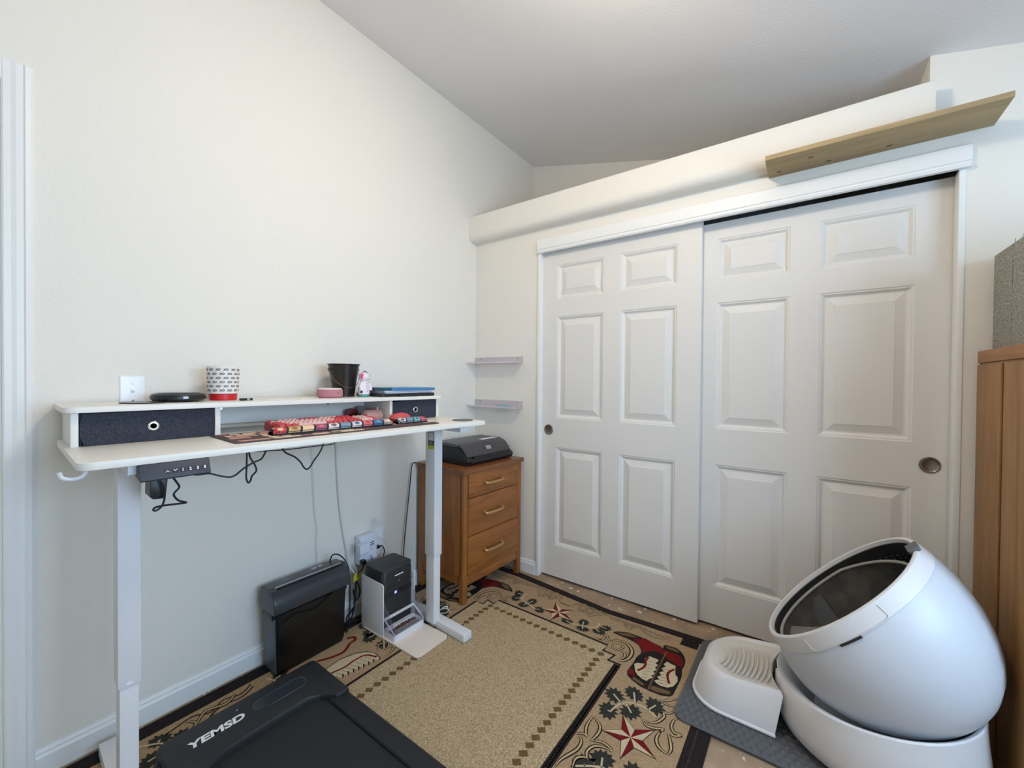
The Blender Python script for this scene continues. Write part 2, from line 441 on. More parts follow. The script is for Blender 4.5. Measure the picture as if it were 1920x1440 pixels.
# base slab with a top that follows the wavy edge
nx = 34; base = G()
top = [(RX0 + (RX1 - RX0) * i / nx, RY1) for i in range(nx + 1)]
ring = top + [(RX1, RY0), (RX0, RY0)]
ring = [warp(*p) for p in ring]
b2 = G().prism([(x - ORX, y - ORY) for x, y in ring], 'z', 0.0, RZ - .001)
b2.build('backing', R_BLACK, rug, smooth=False)
rugpart('border', ybox(RX0, RX1, RY0, RY1, RZ, 34, 40), R_TAN)
L1 = RZ + .0004; L2 = RZ + .0008; L3 = RZ + .0012; L4 = RZ + .0016
g = G()
g.grid(lambda a, b: (RX0 + (RX1 - RX0) * a, -.05 - .052 * b, L1), 34, 2)
g.grid(lambda a, b: (RX0 + .064 * b, -.102 + (RY0 + .102) * a, L1), 34, 2)
g.grid(lambda a, b: (RX1 - .068 * b, -.102 + (RY0 + .102) * a, L1), 34, 2)
g.add([(1.455, -.10, L1), (1.53, -.10, L1), (1.53, -.165, L1), (1.455, -.165, L1)], [(0, 1, 2, 3)])
rugpart('edge_band', g, R_BLACK)
def ribbon(g, pts, w, z, k=6, closed=False, taper=False):
    P = crom([Vector((p[0], p[1], 0)) for p in pts], k, closed) if k else [Vector((p[0], p[1], 0)) for p in pts]
    vs = []; n = len(P)
    for i, p in enumerate(P):
        t = (P[min(i + 1, n - 1)] - P[max(i - 1, 0)]).normalized(); nn = Vector((-t.y, t.x, 0))
        ww = w * (math.sin(PI * (0.12 + .76 * i / (n - 1))) if taper else 1)
        vs += [(p + nn * ww / 2), (p - nn * ww / 2)]
    g.add([(v.x, v.y, z) for v in vs], [(2 * i, 2 * i + 1, 2 * i + 3, 2 * i + 2) for i in range(n - 1)])
    return g
# twisted rope stitches in the black bands
g = G()
for i in range(300):
    y = -.16 - i * .0075
    if y < RY0: break
    g.flat([(1.628 + random.uniform(-.002, .002), y), (1.634, y + .004), (1.632, y + .006), (1.626, y + .002)], L2)
for i in range(200):
    x = .05 + i * .0082
    g.flat([(x, -.074), (x + .005, -.078), (x + .006, -.0755), (x + .001, -.0715)], L2)
rugpart('rope_stitch', g, R_STITCH)['kind'] = 'stuff'
# inner field with stepped corners
fx0, fx1, fy1, fy0 = .434, 1.268, -.398, -2.03
st = .047
def field_poly(d=0.0):
    P = [(fx0 + d, fy0 + 2 * st + d), (fx0 + d, fy1 - 2 * st - d * .0 ), (fx0 + st + d, fy1 - 2 * st), (fx0 + st + d, fy1 - st - d), (fx0 + 2 * st + d * .0, fy1 - st - d), (fx0 + 2 * st + d*.0, fy1 - d)]
    P += [(fx1 - 2 * st, fy1 - d), (fx1 - 2 * st, fy1 - st - d), (fx1 - st - d, fy1 - st - d), (fx1 - st - d, fy1 - 2 * st), (fx1 - d, fy1 - 2 * st)]
    P += [(fx1 - d, fy0 + 2 * st), (fx1 - 2 * st, fy0 + d), (fx0 + 2 * st, fy0 + d)]
    return P
# zig-zag steps as they appear woven (slanted)
def outline():
    L = [(fx0, fy0 + .1), (fx0, -.480), (.484, -.478), (.477, -.431), (.531, -.441), (.531, -.396)]
    Rr = [(1.184, -.401), (1.180, -.451), (1.236, -.450), (1.225, -.499), (1.283, -.497), (1.268, -.515), (1.265, fy0 + .1), (1.17, fy0), (.53, fy0)]
    return L + Rr
out = outline()
rugpart('field', G().add([(p[0], p[1], L1) for p in out], [tuple(range(len(out)))]), R_FIELD)
g = G(); ribbon(g, out + [out[0]], .013, L2, 0); rugpart('field_outline', g, R_BLACK)
g = G(); ribbon(g, [(1.270, -.505), (1.262, fy0 + .1)], .030, L2, 0); rugpart('field_edge_band', g, R_BLACK)
g = G()
for i in range(200):
    y = -.52 - i * .008
    if y < -2.0: break
    g.flat([(1.262, y), (1.269, y + .005), (1.271, y + .003), (1.264, y - .002)], L3)
rugpart('rope_stitch', g, R_STITCH)['kind'] = 'stuff'
def diamond(g, x, y, a=.0185):
    g.flat([(x - a, y), (x - a * .2, y - a * .95), (x + a, y), (x + a * .2, y + a * .95)], L2)
for i in range(16):
    g = G(); diamond(g, .529 + i * .0435, -.468 - .0008 * i); rugpart('diamond', g, R_BROWN)
for i in range(1, 34):
    for x in (.526, 1.180):
        g = G(); diamond(g, x, -.482 - i * .0383 + (.012 if x < 1 else -.008)); rugpart('diamond', g, R_BROWN)
def star(cx, cy, R, rot):
    P = []
    for i in range(10):
        r = R if i % 2 == 0 else R * .40
        t = rot + i * PI / 5; P.append((cx + r * math.cos(t), cy + r * math.sin(t)))
    g = G(); Q = [(cx + (x - cx) * 1.06, cy + (y - cy) * 1.06) for x, y in P]
    g.flat(Q, L2); rugpart('star_outline', g, R_BLACK)
    a = G(); b = G()
    for i in range(10):
        (b if i % 2 else a).flat([(cx, cy), P[i], P[(i + 1) % 10]], L3)
    rugpart('star', a, R_RED, label='red halves of the woven star'); rugpart('star', b, R_CREAM, label='cream halves of the woven star')
def leaf(g, x, y, ang, s=.048):
    n = 22; P = []
    for i in range(n):
        t = 2 * PI * i / n; r = s * (1.10 + random.uniform(-.08, .12) if i % 2 else .76) * (1 - .12 * math.cos(2 * t))
        P.append((x + r * .90 * math.cos(t + ang), y + r * .90 * math.sin(t + ang)))
    g.flat(P, L2)
def sprig(leaves, stem, s=.042):
    g = G()
    for x, y in leaves: leaf(g, x, y, random.uniform(0, 6), s)
    rugpart('leaf_motif', g, R_GREEN)
    g = G(); ribbon(g, stem, .007, L3, 6)
    sv = crom([Vector((p[0], p[1], 0)) for p in stem], 6)
    for x, y in leaves:
        q = min(sv, key=lambda p: (p.x - x) ** 2 + (p.y - y) ** 2)
        ribbon(g, [(q.x, q.y), (x + (x - q.x) * .15, y + (y - q.y) * .15)], .006, L3, 0)
    rugpart('stem_motif', g, R_CREAM)
def scroll(pts, w=.019):
    g = G(); ribbon(g, pts, w, L2, 6, taper=True); rugpart('scroll_outline', g, R_BLACK)
    g = G(); ribbon(g, pts, w * .45, L3, 6, taper=True); rugpart('scroll_motif', g, R_SAND)
def thin(pts, w=.006):
    g = G(); ribbon(g, pts, w, L2, 8); rugpart('scroll_line', g, R_BLACK)
for sx_, sy_ in ((.861, -.287), (1.447, -.830), (.253, -.83), (.255, -1.62)): star(sx_, sy_, .097, math.radians(54))
for mx in (False, True):
    f = (lambda p: (1.70 - p[0], p[1])) if mx else (lambda p: p)
    F = lambda L: [f(p) for p in L]
    sprig(F([(1.327, -.678), (1.387, -.625), (1.472, -.638), (1.407, -.72), (1.336, -.765)]), F([(1.345, -.765), (1.36, -.71), (1.40, -.675), (1.45, -.67), (1.490, -.690)]))
    sprig(F([(.935, -.335), (1.01, -.285), (1.03, -.345), (1.12, -.262), (1.105, -.315)]), F([(.955, -.342), (1.02, -.325), (1.07, -.30), (1.085, -.26), (1.075, -.235)]), .035)
    sprig(F([(1.40, -.965), (1.50, -.955), (1.36, -1.02), (1.46, -1.03)]), F([(1.34, -1.04), (1.40, -1.0), (1.46, -.99), (1.53, -.99)]))
    def tr(L, ox, oy, k):
        out = []
        for a, b in L:
            x, y = floor_at(ox + a / k, oy + b / k)
            y2 = y - (s_edge(min(max(x, 0), 1.69)) + .05) * min(1.15, max(0, 1 - (-y - .05) / .35))
            out.append(f((x, y2)))
        return out
    T2 = lambda L: tr(L, 960, 1020, 4.8)
    T7 = lambda L: tr(L, 990, 1200, 5.486)
    g = G(); g.flat(T2([(905, 790), (960, 785), (1050, 795), (1150, 830), (1190, 850), (1330, 915), (1362, 938), (1365, 915), (1385, 908), (1480, 935), (1525, 970), (1550, 1010), (1562, 1050), (1555, 1090), (1530, 1130), (1530, 1180), (1515, 1230), (1480, 1300), (1450, 1360), (1420, 1375), (1340, 1365), (1240, 1325), (1150, 1280), (1085, 1230), (1040, 1185), (1035, 1150), (1060, 1110), (1090, 1075), (1120, 1020), (1160, 985), (1165, 960), (1140, 910), (1100, 880), (1050, 855), (1000, 835), (940, 810)]), L2); rugpart('boot_outline', g, R_BLACK)
    g = G(); g.flat(T2([(1090, 850), (1150, 855), (1200, 848), (1330, 922), (1370, 955), (1510, 1005), (1545, 1060), (1538, 1098), (1520, 1110), (1480, 1085), (1400, 1040), (1380, 1000), (1290, 965), (1230, 965), (1175, 980), (1168, 945), (1135, 895)]), L3); rugpart('boot_motif', g, R_RED)
    g = G(); g.flat(T2([(1045, 1160), (1062, 1120), (1095, 1140), (1105, 1190), (1080, 1205)]), L3)
    rugpart('boot_motif', g, R_RED)
    g = G(); g.flat(T2([(1100, 1080), (1130, 1070), (1190, 1080), (1200, 1030), (1240, 1012), (1310, 1040), (1320, 1052), (1290, 1075), (1315, 1095), (1285, 1115), (1305, 1132), (1270, 1150), (1290, 1170), (1252, 1188), (1270, 1205), (1236, 1215), (1210, 1235), (1170, 1215), (1130, 1180), (1110, 1150), (1105, 1120)]), L3); rugpart('boot_motif', g, R_CREAM, label='cream wing inlay of the woven boot')
    g = G(); g.flat(T2([(1395, 1060), (1365, 1085), (1385, 1105), (1345, 1120), (1365, 1145), (1325, 1160), (1345, 1185), (1305, 1195), (1325, 1220), (1280, 1230), (1300, 1255), (1340, 1280), (1400, 1295), (1450, 1285), (1490, 1240), (1490, 1200), (1470, 1180), (1470, 1120), (1475, 1100), (1440, 1085)]), L3)
    rugpart('boot_motif', g, R_CREAM, label='cream wing inlay of the woven boot')
    g = G(); ribbon(g, T2([(1230, 1022), (1205, 1050), (1200, 1090), (1175, 1120), (1130, 1140)]), 0.010, L4, 5); rugpart('boot_piping', g, R_RED); g = G(); ribbon(g, T2([(1460, 1130), (1410, 1160), (1400, 1200), (1415, 1260)]), .010, L4, 5)
    rugpart('boot_piping', g, R_RED)
    g = G(); ribbon(g, T2([(1390, 975), (1300, 1150), (1225, 1310)]), .006, L4, 4); rugpart('boot_trim', g, R_BROWN)
    g = G(); g.flat(T2([(1062, 1175), (1150, 1232), (1190, 1268), (1178, 1278), (1090, 1222)]), L3); rugpart('boot_trim', g, R_BROWN); g = G(); g.flat(T2([(1258, 1275), (1430, 1332), (1412, 1358), (1300, 1335), (1242, 1308)]), L3); rugpart('boot_trim', g, R_BROWN); g = G(); g.flat(T2([(940, 795), (1050, 803), (1140, 840), (1080, 838), (1000, 822)]), L3); rugpart('boot_trim', g, R_BROWN); g = G(); g.flat(T2([(1385, 918), (1475, 945), (1510, 975), (1480, 972), (1395, 940)]), L3)
    rugpart('boot_trim', g, R_BROWN)
    g = G()
    for q in range(6): ribbon(g, T2([(1225 - 12 * q, 1060 + 28 * q), (1285 - 14 * q, 1068 + 28 * q)]), .0022, L4, 0); ribbon(g, T2([(1350 - 8 * q, 1120 + 26 * q), (1415 - 3 * q, 1140 + 26 * q)]), .0022, L4, 0)
    rugpart('boot_feather_lines', g, R_BROWN)['kind'] = 'stuff'
    # scrolls
    for L, w_ in (([(890, 870), (970, 870), (1040, 900), (1080, 960), (1060, 1020), (1010, 1050), (962, 1048)], .015), ([(962, 1048), (1008, 1020), (1014, 985), (972, 968)], .010), ([(915, 885), (905, 935), (950, 955), (1000, 930), (970, 895), (930, 902)], .009), ([(745, 835), (810, 860), (850, 818), (870, 862), (920, 872)], .009), ([(770, 850), (830, 868), (880, 885)], .007),
                  ([(440, 495), (450, 530), (530, 555), (600, 530), (622, 560), (600, 600), (660, 590), (690, 650), (760, 635), (850, 640)], .007), ([(850, 640), (790, 600), (700, 575), (662, 540), (580, 535)], .007), ([(640, 545), (700, 610), (750, 612)], .006),
                  ([(850, 615), (920, 680), (1000, 690), (1050, 760), (1110, 740), (1170, 760), (1240, 820), (1350, 850), (1430, 850)], .008), ([(1432, 838), (1340, 825), (1240, 780), (1170, 738), (1080, 720), (960, 668)], .008), ([(1020, 705), (1070, 735), (1130, 730)], .006),
                  ([(225, 405), (290, 420), (270, 468), (310, 425), (352, 440), (328, 480), (365, 490), (420, 480)], .007), ([(240, 415), (310, 405), (370, 430), (340, 445)], .006), ([(120, 350), (200, 375), (300, 392)], .006)):
        scroll(T2(L), w_ * 1.5)
    for L, w_ in (([(670, 785), (610, 870), (595, 950), (615, 1000)], .013), ([(670, 785), (735, 870), (735, 940), (680, 1010), (640, 1035)], .013), ([(640, 1035), (760, 1055), (840, 1110), (870, 1155)], .012), ([(870, 1155), (780, 1105), (680, 1095), (610, 1145), (605, 1200), (620, 1235)], .013), ([(620, 1225), (560, 1205), (490, 1225), (455, 1317)], .013),
                  ([(490, 965), (570, 965), (610, 1000)], .011), ([(525, 985), (550, 1040), (510, 1120), (420, 1180), (340, 1230), (280, 1300)], .014),
                  ([(1180, 825), (1215, 880), (1300, 910), (1390, 920), (1340, 960)], .013), ([(1370, 935), (1325, 1000), (1325, 1060), (1360, 1120), (1440, 1185)], .014), ([(1440, 1185), (1470, 1130), (1465, 1050), (1440, 960)], .013), ([(1440, 960), (1500, 990), (1570, 985), (1500, 950), (1475, 890), (1500, 830), (1550, 800)], .013),
                  ([(1170, 820), (1280, 855), (1350, 835), (1400, 790), (1395, 755), (1460, 755), (1510, 735)], .013), ([(1335, 612), (1400, 628), (1470, 620), (1550, 605)], .010), ([(1350, 625), (1430, 668), (1520, 690)], .010)):
        scroll(T7(L), w_ * 1.15)
# winged boot shaft at the left border, and scrolls beside the treadmill
g = G(); w = [(.275, -1.285), (.265, -1.20), (.285, -1.135), (.315, -1.10), (.36, -1.085), (.405, -1.09)]
for q in range(8): w += [(.412 - .004 * q, -1.105 - q * .022), (.385 - .004 * q, -1.112 - q * .022)]
w += [(.345, -1.29)]
g.flat(w, L2); rugpart('wing_outline', g, R_BLACK)
g = G(); w2 = [(x + (.005 if x < .33 else -.004), y - .004) for x, y in w]; g.flat(w2, L3); rugpart('wing_motif', g, R_CREAM)
g = G(); ribbon(g, [(.385, -1.098), (.335, -1.12), (.325, -1.17), (.33, -1.22), (.318, -1.275)], .009, L4, 6); ribbon(g, [(.16, -1.10), (.178, -1.075), (.20, -1.085), (.205, -1.115), (.235, -1.165), (.225, -1.22), (.20, -1.27)], .013, L4, 6)
rugpart('wing_motif', g, R_RED, label='red piping of the woven wing')
g = G()
for q in range(7): ribbon(g, [(.34 - .001 * q, -1.13 - q * .022), (.378 - .003 * q, -1.122 - q * .022)], .002, L4, 0)
rugpart('wing_motif', g, R_BROWN)
sprig([(.14, -.985), (.21, -1.01), (.25, -.965)], [(.13, -1.0), (.19, -.985), (.27, -.975)], .038)
sprig([(.16, -1.41), (.21, -1.46), (.28, -1.44)], [(.13, -1.45), (.19, -1.43), (.26, -1.42)], .036)
sprig([(.15, -1.80), (.22, -1.84), (.19, -1.75)], [(.12, -1.86), (.17, -1.80), (.22, -1.79)], .036)
scroll([(.12, -1.56), (.15, -1.60), (.13, -1.66), (.17, -1.70)]); scroll([(.13, -1.72), (.165, -1.70), (.20, -1.73), (.24, -1.70)], .015)
thin([(.115, -1.50), (.14, -1.55), (.12, -1.60), (.15, -1.65), (.12, -1.70), (.14, -1.78)]); thin([(.135, -1.50), (.16, -1.55), (.15, -1.62), (.18, -1.67)])
scroll([(.40, -.99), (.37, -1.02), (.34, -1.0), (.32, -1.04), (.36, -1.07)], .014); scroll([(.29, -.62), (.33, -.60), (.37, -.635), (.40, -.60)], .016)

# ------------------------------------------------------------------ standing desk (frame: x along the wall, y towards the wall)
DO = Vector((.595, -2.054, 0)); DA = math.radians(90 - 3.168)
du = Vector((math.cos(DA), math.sin(DA), 0)); dv = Vector((-math.sin(DA), math.cos(DA), 0))
def dw(u, v, z): p = DO + du * u + dv * v; return (p.x, p.y, z)
DZ = 1.05
M_LAM = mat('white_laminate', (238, 234, 226), .38, spec=.4, bump=(180, .04))
M_STEEL = mat('white_powder_coat', (226, 226, 228), .4, spec=.4)
M_BLKP = mat('black_plastic', (26, 26, 29), .38)
M_BLKM = mat('matte_black_plastic', (36, 36, 39), .6)
M_CORD = mat('black_cord', (18, 20, 26), .5)
M_WCORD = mat('white_cord', (225, 226, 228), .45)
M_CHROME = mat('chrome', (210, 208, 202), .15, 1.0)
desk = thing('standing_desk', 'white electric standing desk against the wall with a black control panel', 'desk', tuple(DO), DA)
LEN, DEP = 1.376, .572
g = G().prism(rrect(0, LEN, 0, DEP, .03, 6), 'z', DZ - .018, DZ)
g.build('desktop', M_LAM, desk, bevel=.0015)
for k, uc in enumerate((.119, LEN - .119 - .003)):
    g = G().box(uc - .025, uc + .025, .215, .285, .373, DZ - .045)
    g.build('leg', M_STEEL, desk, bevel=.003)
    G().box(uc - .0205, uc + .0205, .2205, .2795, .035, .40).build('leg_column', M_STEEL, desk, bevel=.002)
    (G().box(uc, uc + .054, .030, .535, .009, .046) if k else G().box(uc - .030, uc + .030, .030, .535, .009, .046)).build('foot', M_STEEL, desk, bevel=.003)
    for v in (.06, .51): G().cyl((uc + (.027 if k else 0), v, RZ + .0018), (uc + (.027 if k else 0), v, .0092), .018, n=16).build('foot_pad', M_BLKM, desk)
    G().box(uc - .03, uc + .03, .03, .54, DZ - .045, DZ - .018).build('support_arm', M_STEEL, desk, smooth=False)
G().box(.15, LEN - .15, .225, .265, DZ - .043, DZ - .019).build('crossbar', M_STEEL, desk, smooth=False)
G().box(.150, LEN - .15, .39, .43, DZ - .043, DZ - .019).build('crossbar', M_STEEL, desk, smooth=False)
# serial label on the right leg
uc = LEN - .122 - .025
G().box(uc - .0006, uc, .2205, .2635, .922, .988).build('label_plate', M_BLKP, desk, smooth=False)
G().box(uc - .0012, uc - .0006, .224, .260, .946, .985).build('label_drawing', mat('label_grey', (205, 206, 205), .5), desk, smooth=False)
G().box(uc - .0010, uc, .2205, .2635, .903, .922).build('label_stripe', mat('label_yellow', (196, 186, 60), .5), desk, smooth=False)
lines = G()
for q in range(3): lines.box(uc - .0012, uc - .0006, .228 + .002 * q, .256, .927 + .005 * q, .9285 + .005 * q)
lines.build('label_lettering', mat('label_grey', (205, 206, 205), .5), desk, smooth=False)
G().box(.112, .124, .2140, .2152, .380, .384).build('leg_sticker', mat('sticker_white', (250, 250, 250), .3), desk, smooth=False)
# control panel
cp = G().prism([(-.016, .994), (-.012, .990), (.07, 1.000), (.07, 1.032), (.002, 1.032), (-.002, 1.026)], 'x', .105, .250)
cpo = cp.build('control_panel', mat('charcoal_plastic', (56, 58, 68), .5), desk, bevel=.003)
P0 = Vector((0, -.016, .994)); nrm = Vector((0, -.032, .014)).normalized(); upv = Vector((0, .014, .032)).normalized()
def on_panel(me, x, h, name, m):
    o = link(name, me, m, cpo)
    R = Matrix((Vector((1, 0, 0)), upv, nrm)).transposed().to_4x4()
    p = P0 + upv * h + nrm * (.0004 if name == 'button' else .0012)
    R.translation = Vector((x, p.y, p.z)); o.matrix_local = R
    return o
keym = G().box(-.0055, .0055, -.006, .006, -.0005, .0006).mesh('button', bevel=.0004)
for i in range(6):
    on_panel(keym, .158 + i * .0158, .0165, 'button', mat('button_black', (30, 31, 38), .5))
wh = mat('print_white', (240, 242, 245), .5)
for i, tx in enumerate(('1', '2', '3', 'S')):
    on_panel(text_mesh(tx, .0105, .0004, .0004, align='CENTER'), .158 + (i + 2) * .0158, .0130, 'lettering', wh)
for i, sg in ((0, 1), (1, -1)):
    a = [(-.004, -.0018 * sg), (0, .0022 * sg), (.004, -.0018 * sg), (.004, -.0038 * sg), (0, .0002 * sg), (-.004, -.0038 * sg)]
    on_panel(G().prism(a, 'z', .0002, .0009).mesh('arrow', smooth=False), .158 + i * .0158, .0172, 'arrow', wh)
# headphone hook at the left end
g = G().tube([(-.026, .03, 1.031), (-.022, .03, 1.019), (-.010, .03, 1.013), (.004, .03, 1.013), (.014, .03, 1.020), (.018, .03, 1.033)], .0045, 8, 4)
g.build('hook', M_STEEL, desk)
G().box(1.20, 1.23, .06, .08, 1.024, 1.032).build('clip', M_BLKM, desk, bevel=.002)
# transformer box under the panel
G().prism([(.139, .975), (.138, .932), (.145, .924), (.165, .922), (.172, .930), (.176, .975)], 'y', .075, .135).build('power_brick', M_BLKP, desk, bevel=.003)
def dcord(name, pts, r=.0028, m=None, label=None):
    o = G().tube(pts, r, 8, 5).build(name, m or M_CORD, desk)
    if label: o['label'] = label
    return o
dcord('cord', [(.176, .1, 1.015), (.258, .2, .953), (.301, .2, .948), (.329, .2, .936), (.355, .2, .927), (.373, .2, .930), (.397, .2, .948), (.427, .2, .964), (.450, .2, .972), (.464, .2, .996), (.468, .2, 1.01)])
dcord('cord', [(.407, .2, 1.008), (.406, .2, .955), (.405, .2, .916), (.411, .2, .898), (.418, .2, .905), (.422, .2, .919), (.435, .2, .934), (.431, .2, .954), (.417, .2, .981), (.412, .2, 1.008)])
dcord('cord', [(.516, .2, 1.008), (.520, .2, .996), (.531, .2, .982), (.56, .2, .964), (.58, .2, .943), (.595, .2, .918), (.606, .2, .912), (.617, .2, .920), (.629, .2, .939), (.651, .2, .967), (.665, .2, .996), (.668, .2, 1.01)])
dcord('cord', [(.461, .3, .985), (.551, .3, .978), (.621, .3, .977), (.683, .3, .977), (.752, .3, .977), (.764, .3, .985), (.766, .3, 1.0)], .002)
dcord('cord', [(.158, .06, .995), (.156, .06, .978), (.162, .06, .961), (.166, .06, .946), (.165, .06, .922), (.159, .06, .905), (.148, .06, .897), (.143, .062, .900), (.148, .064, .905), (.165, .064, .906), (.191, .06, .905), (.213, .06, .904), (.196, .06, .913), (.186, .06, .928), (.187, .06, .937), (.197, .06, .949), (.193, .06, .961), (.183, .06, .981), (.182, .06, .995)], .0026)
for uu in (.467, .52, .655): G().box(uu - .006, uu + .006, .19, .21, 1.004, 1.0085).build('cable_clip', M_BLKM, desk, smooth=False)

# ------------------------------------------------------------------ desk shelf (riser)
RT = 1.1635
ris = thing('desk_shelf', 'low white shelf unit standing along the back of the desk', 'shelf', dw(0, 0, DZ), DA)
v0, v1 = .325, .588
H = RT - DZ
G().prism(rrect(-.004, 1.362, .300, v1, .03, 6), 'z', H - .016, H).build('top_board', M_LAM, ris, bevel=.0012)
for a, nm in ((.013, 'side_panel'), (1.332, 'side_panel'), (.352, 'divider'), (1.046, 'divider')):
    G().box(a, a + .0155, v0, v1 - .006, 0, H - .016).build(nm, M_LAM, ris, bevel=.0008)
G().box(.3676, 1.0459, .548, .562, .018, H - .016).build('back_panel', M_LAM, ris, smooth=False)
G().cyl((.43, .5482, .078), (.43, .545, .078), .006, n=16).build('screw', M_CHROME, ris)
G().cyl((.86, .5482, .082), (.86, .5465, .082), .006, n=16).build('screw_cap', M_BLKP, ris)
M_FAB = mat('slate_fabric', (74, 76, 86), .9, bump=(500, .4), vary=(300, (50, 52, 62), .3, .7), spec=.1)
def fabric_drawer(label, a, b):
    d = thing('fabric_drawer', label, 'drawer', dw((a + b) / 2, v0, DZ), DA, 'fabric drawers of the desk shelf')
    h = (b - a) / 2; t = H - .016 - .004
    g = G(); rr0 = []; rc0 = []; zm = t * .50
    for i in range(32):
        ca, sa = math.cos(2 * PI * (i + .5) / 32), math.sin(2 * PI * (i + .5) / 32)
        k = min(h / abs(ca), (t - zm) / abs(sa) if sa > 0 else (zm - .001) / abs(sa)); rr0.append((ca * k, zm + sa * k)); rc0.append((ca * .0078, zm + sa * .0078))
    g.rings([[(x, .008, z) for x, z in rc0], [(x, .002, z) for x, z in rc0], [(x, .002, z) for x, z in rr0], [(x, .008, z) for x, z in rr0], [(x, .008, z) for x, z in rc0]], False, False)
    g.box(-h, -h + .004, .008, .235, .001, t).box(h - .004, h, .008, .235, .001, t).box(-h, h, .231, .235, .001, t).box(-h + .004, h - .004, .008, .231, .001, .004)
    g.build('body', M_FAB, d)
    G().lathe([(.0075, -.001), (.0075, .0025), (.009, .004), (.0125, .0042), (.0145, .003), (.0150, 0), (.0150, -.002)], (0, .0015, t * .50), 32, Matrix.Rotation(PI / 2, 3, 'X')).build('eyelet', M_CHROME, d)
    return d
fabric_drawer('slate grey fabric drawer in the wide bay of the desk shelf', .0305, .350)
fabric_drawer('slate grey fabric drawer in the narrow bay of the desk shelf', 1.0635, 1.3305)

# ------------------------------------------------------------------ things on the shelf top
def shelf_thing(name, label, cat, u, v, rz=0, group=None): return thing(name, label, cat, dw(u, v, RT), DA + rz, group)
t = shelf_thing('coaster_disc', 'thin round black disc with a pale centre lying on the desk shelf', 'coaster', .185, .44)
G().lathe([(0, 0.0001), (.058, .0001), (.060, .002), (.058, .004), (.046, .004), (.044, .0032)], n=40).build('ring', M_BLKP, t)
G().lathe([(.044, .0030), (0, .0032)], n=40).build('centre', mat('pale_disc', (190, 188, 184), .3), t)
t = shelf_thing('music_player', 'flat round black player beside the patterned tumbler', 'player', .285, .478)
for i in range(3):
    q = i * 2 * PI / 3 + .9; G().cyl((.055 * math.cos(q), .055 * math.sin(q), 0.0001), (.055 * math.cos(q), .055 * math.sin(q), .005), .007, n=12).build('foot', M_BLKM, t)
G().lathe([(0, .004), (.069, .004), (.077, .010), (.078, .018), (.075, .025), (.068, .029), (.064, .029)], n=48).build('body', M_BLKP, t)
G().lathe([(.064, .029), (.060, .032), (.04, .033), (0, .0335)], n=48).build('lid', mat('gloss_black', (16, 16, 18), .12), t)
G().box(-.004, .010, -.0792, -.0775, .012, .020).build('display', mat('display_grey', (190, 196, 215), .3), t, smooth=False)
t = shelf_thing('tumbler', 'white tumbler printed with rows of black XO over a red base', 'tumbler', .424, .495)
G().lathe([(0, .0001), (.041, .0001), (.044, .003), (.045, .024), (.043, .025)], n=40).build('base', mat('lid_red', (205, 30, 38), .4), t)
G().lathe([(.046, .0252), (.0485, .026), (.0515, .120), (.0515, .128), (.049, .128), (.047, .03), (0, .029)], n=48).build('cup', mat('tumbler_white', (236, 230, 222), .45), t)
xo = G(); src = text_mesh('XO', .0105, 0.0, .0004, .15, 'CENTER')
sv = [tuple(p.co) for p in src.vertices]; sf = [tuple(p.vertices) for p in src.polygons]
for r in range(6):
    for k in range(13):
        a0 = 2 * PI * (k + .5 * (r % 2)) / 13
        zz = .034 + r * .0155; vs = []
        for x, y, z in sv:
            R = .0487 + (zz + y - .026) * (.003 / .094) + .0004; a = a0 + x / R
            vs.append((R * math.cos(a), R * math.sin(a), zz + y))
        xo.add(vs, sf)
xo.build('xo_print', mat('ink_black', (40, 38, 40), .6), t, smooth=False, fix=False)
t = shelf_thing('pen', 'short dark pen lying in front of the patterned tumbler', 'pen', .470, .40, .15)
G().tube([(-.022, 0, .0046), (.022, 0, .0046)], .0045, 10).build('barrel', M_BLKM, t)
G().tube([(.002, 0, .0047), (.012, 0, .0047)], .0047, 10).build('band', M_CHROME, t)
t = tag(G().prism(rrect(-.04, .04, -.026, .026, .004), 'z', .0001, .001).build('paper_card', mat('paper', (232, 228, 224), .7), None), 'small pale paper card lying flat on the desk shelf', 'card')
t.location = dw(.565, .43, RT); t.rotation_euler = (0, 0, DA + .3)
t = shelf_thing('smart_speaker', 'pink fabric smart speaker puck with white top', 'speaker', .815, .44)
G().lathe([(0, .0001), (.045, .0001), (.052, .006), (.0535, .018), (.052, .034), (.050, .037)], n=48).build('body', mat('pink_fabric', (190, 128, 134), .85, bump=(700, .4)), t)
G().lathe([(.050, .037), (.047, .0415), (.040, .043), (0, .0432)], n=48).build('top', mat('speaker_top', (232, 218, 214), .4), t)
G().cyl((.010, -.0532, .022), (.010, -.0542, .022), .0018, n=10).build('port', M_BLKP, t)
t = shelf_thing('bucket', 'small dark metal pail with a thin wire handle', 'bucket', .918, .51)
G().lathe([(0, .0001), (.047, .0001), (.049, .002), (.049, .006), (.0475, .008), (.069, .148), (.073, .150), (.0735, .154), (.071, .155), (.068, .150), (.046, .010), (0, .009)], n=48).build('body', mat('dark_metal', (64, 60, 58), .3, .8), t)
hp = []
for i in range(15):
    q = PI * i / 14; hp.append((.074 * math.cos(q) - .004, -.062 * math.sin(q), .128 - .085 * math.sin(q)))
G().tube(hp, .0013, 6, 2).build('handle', M_NICK, t)
for sx in (-1, 1): G().cyl((sx * .066, 0, .128), (sx * .077, 0, .128), .006, n=12).build('handle_ear', M_NICK, t)
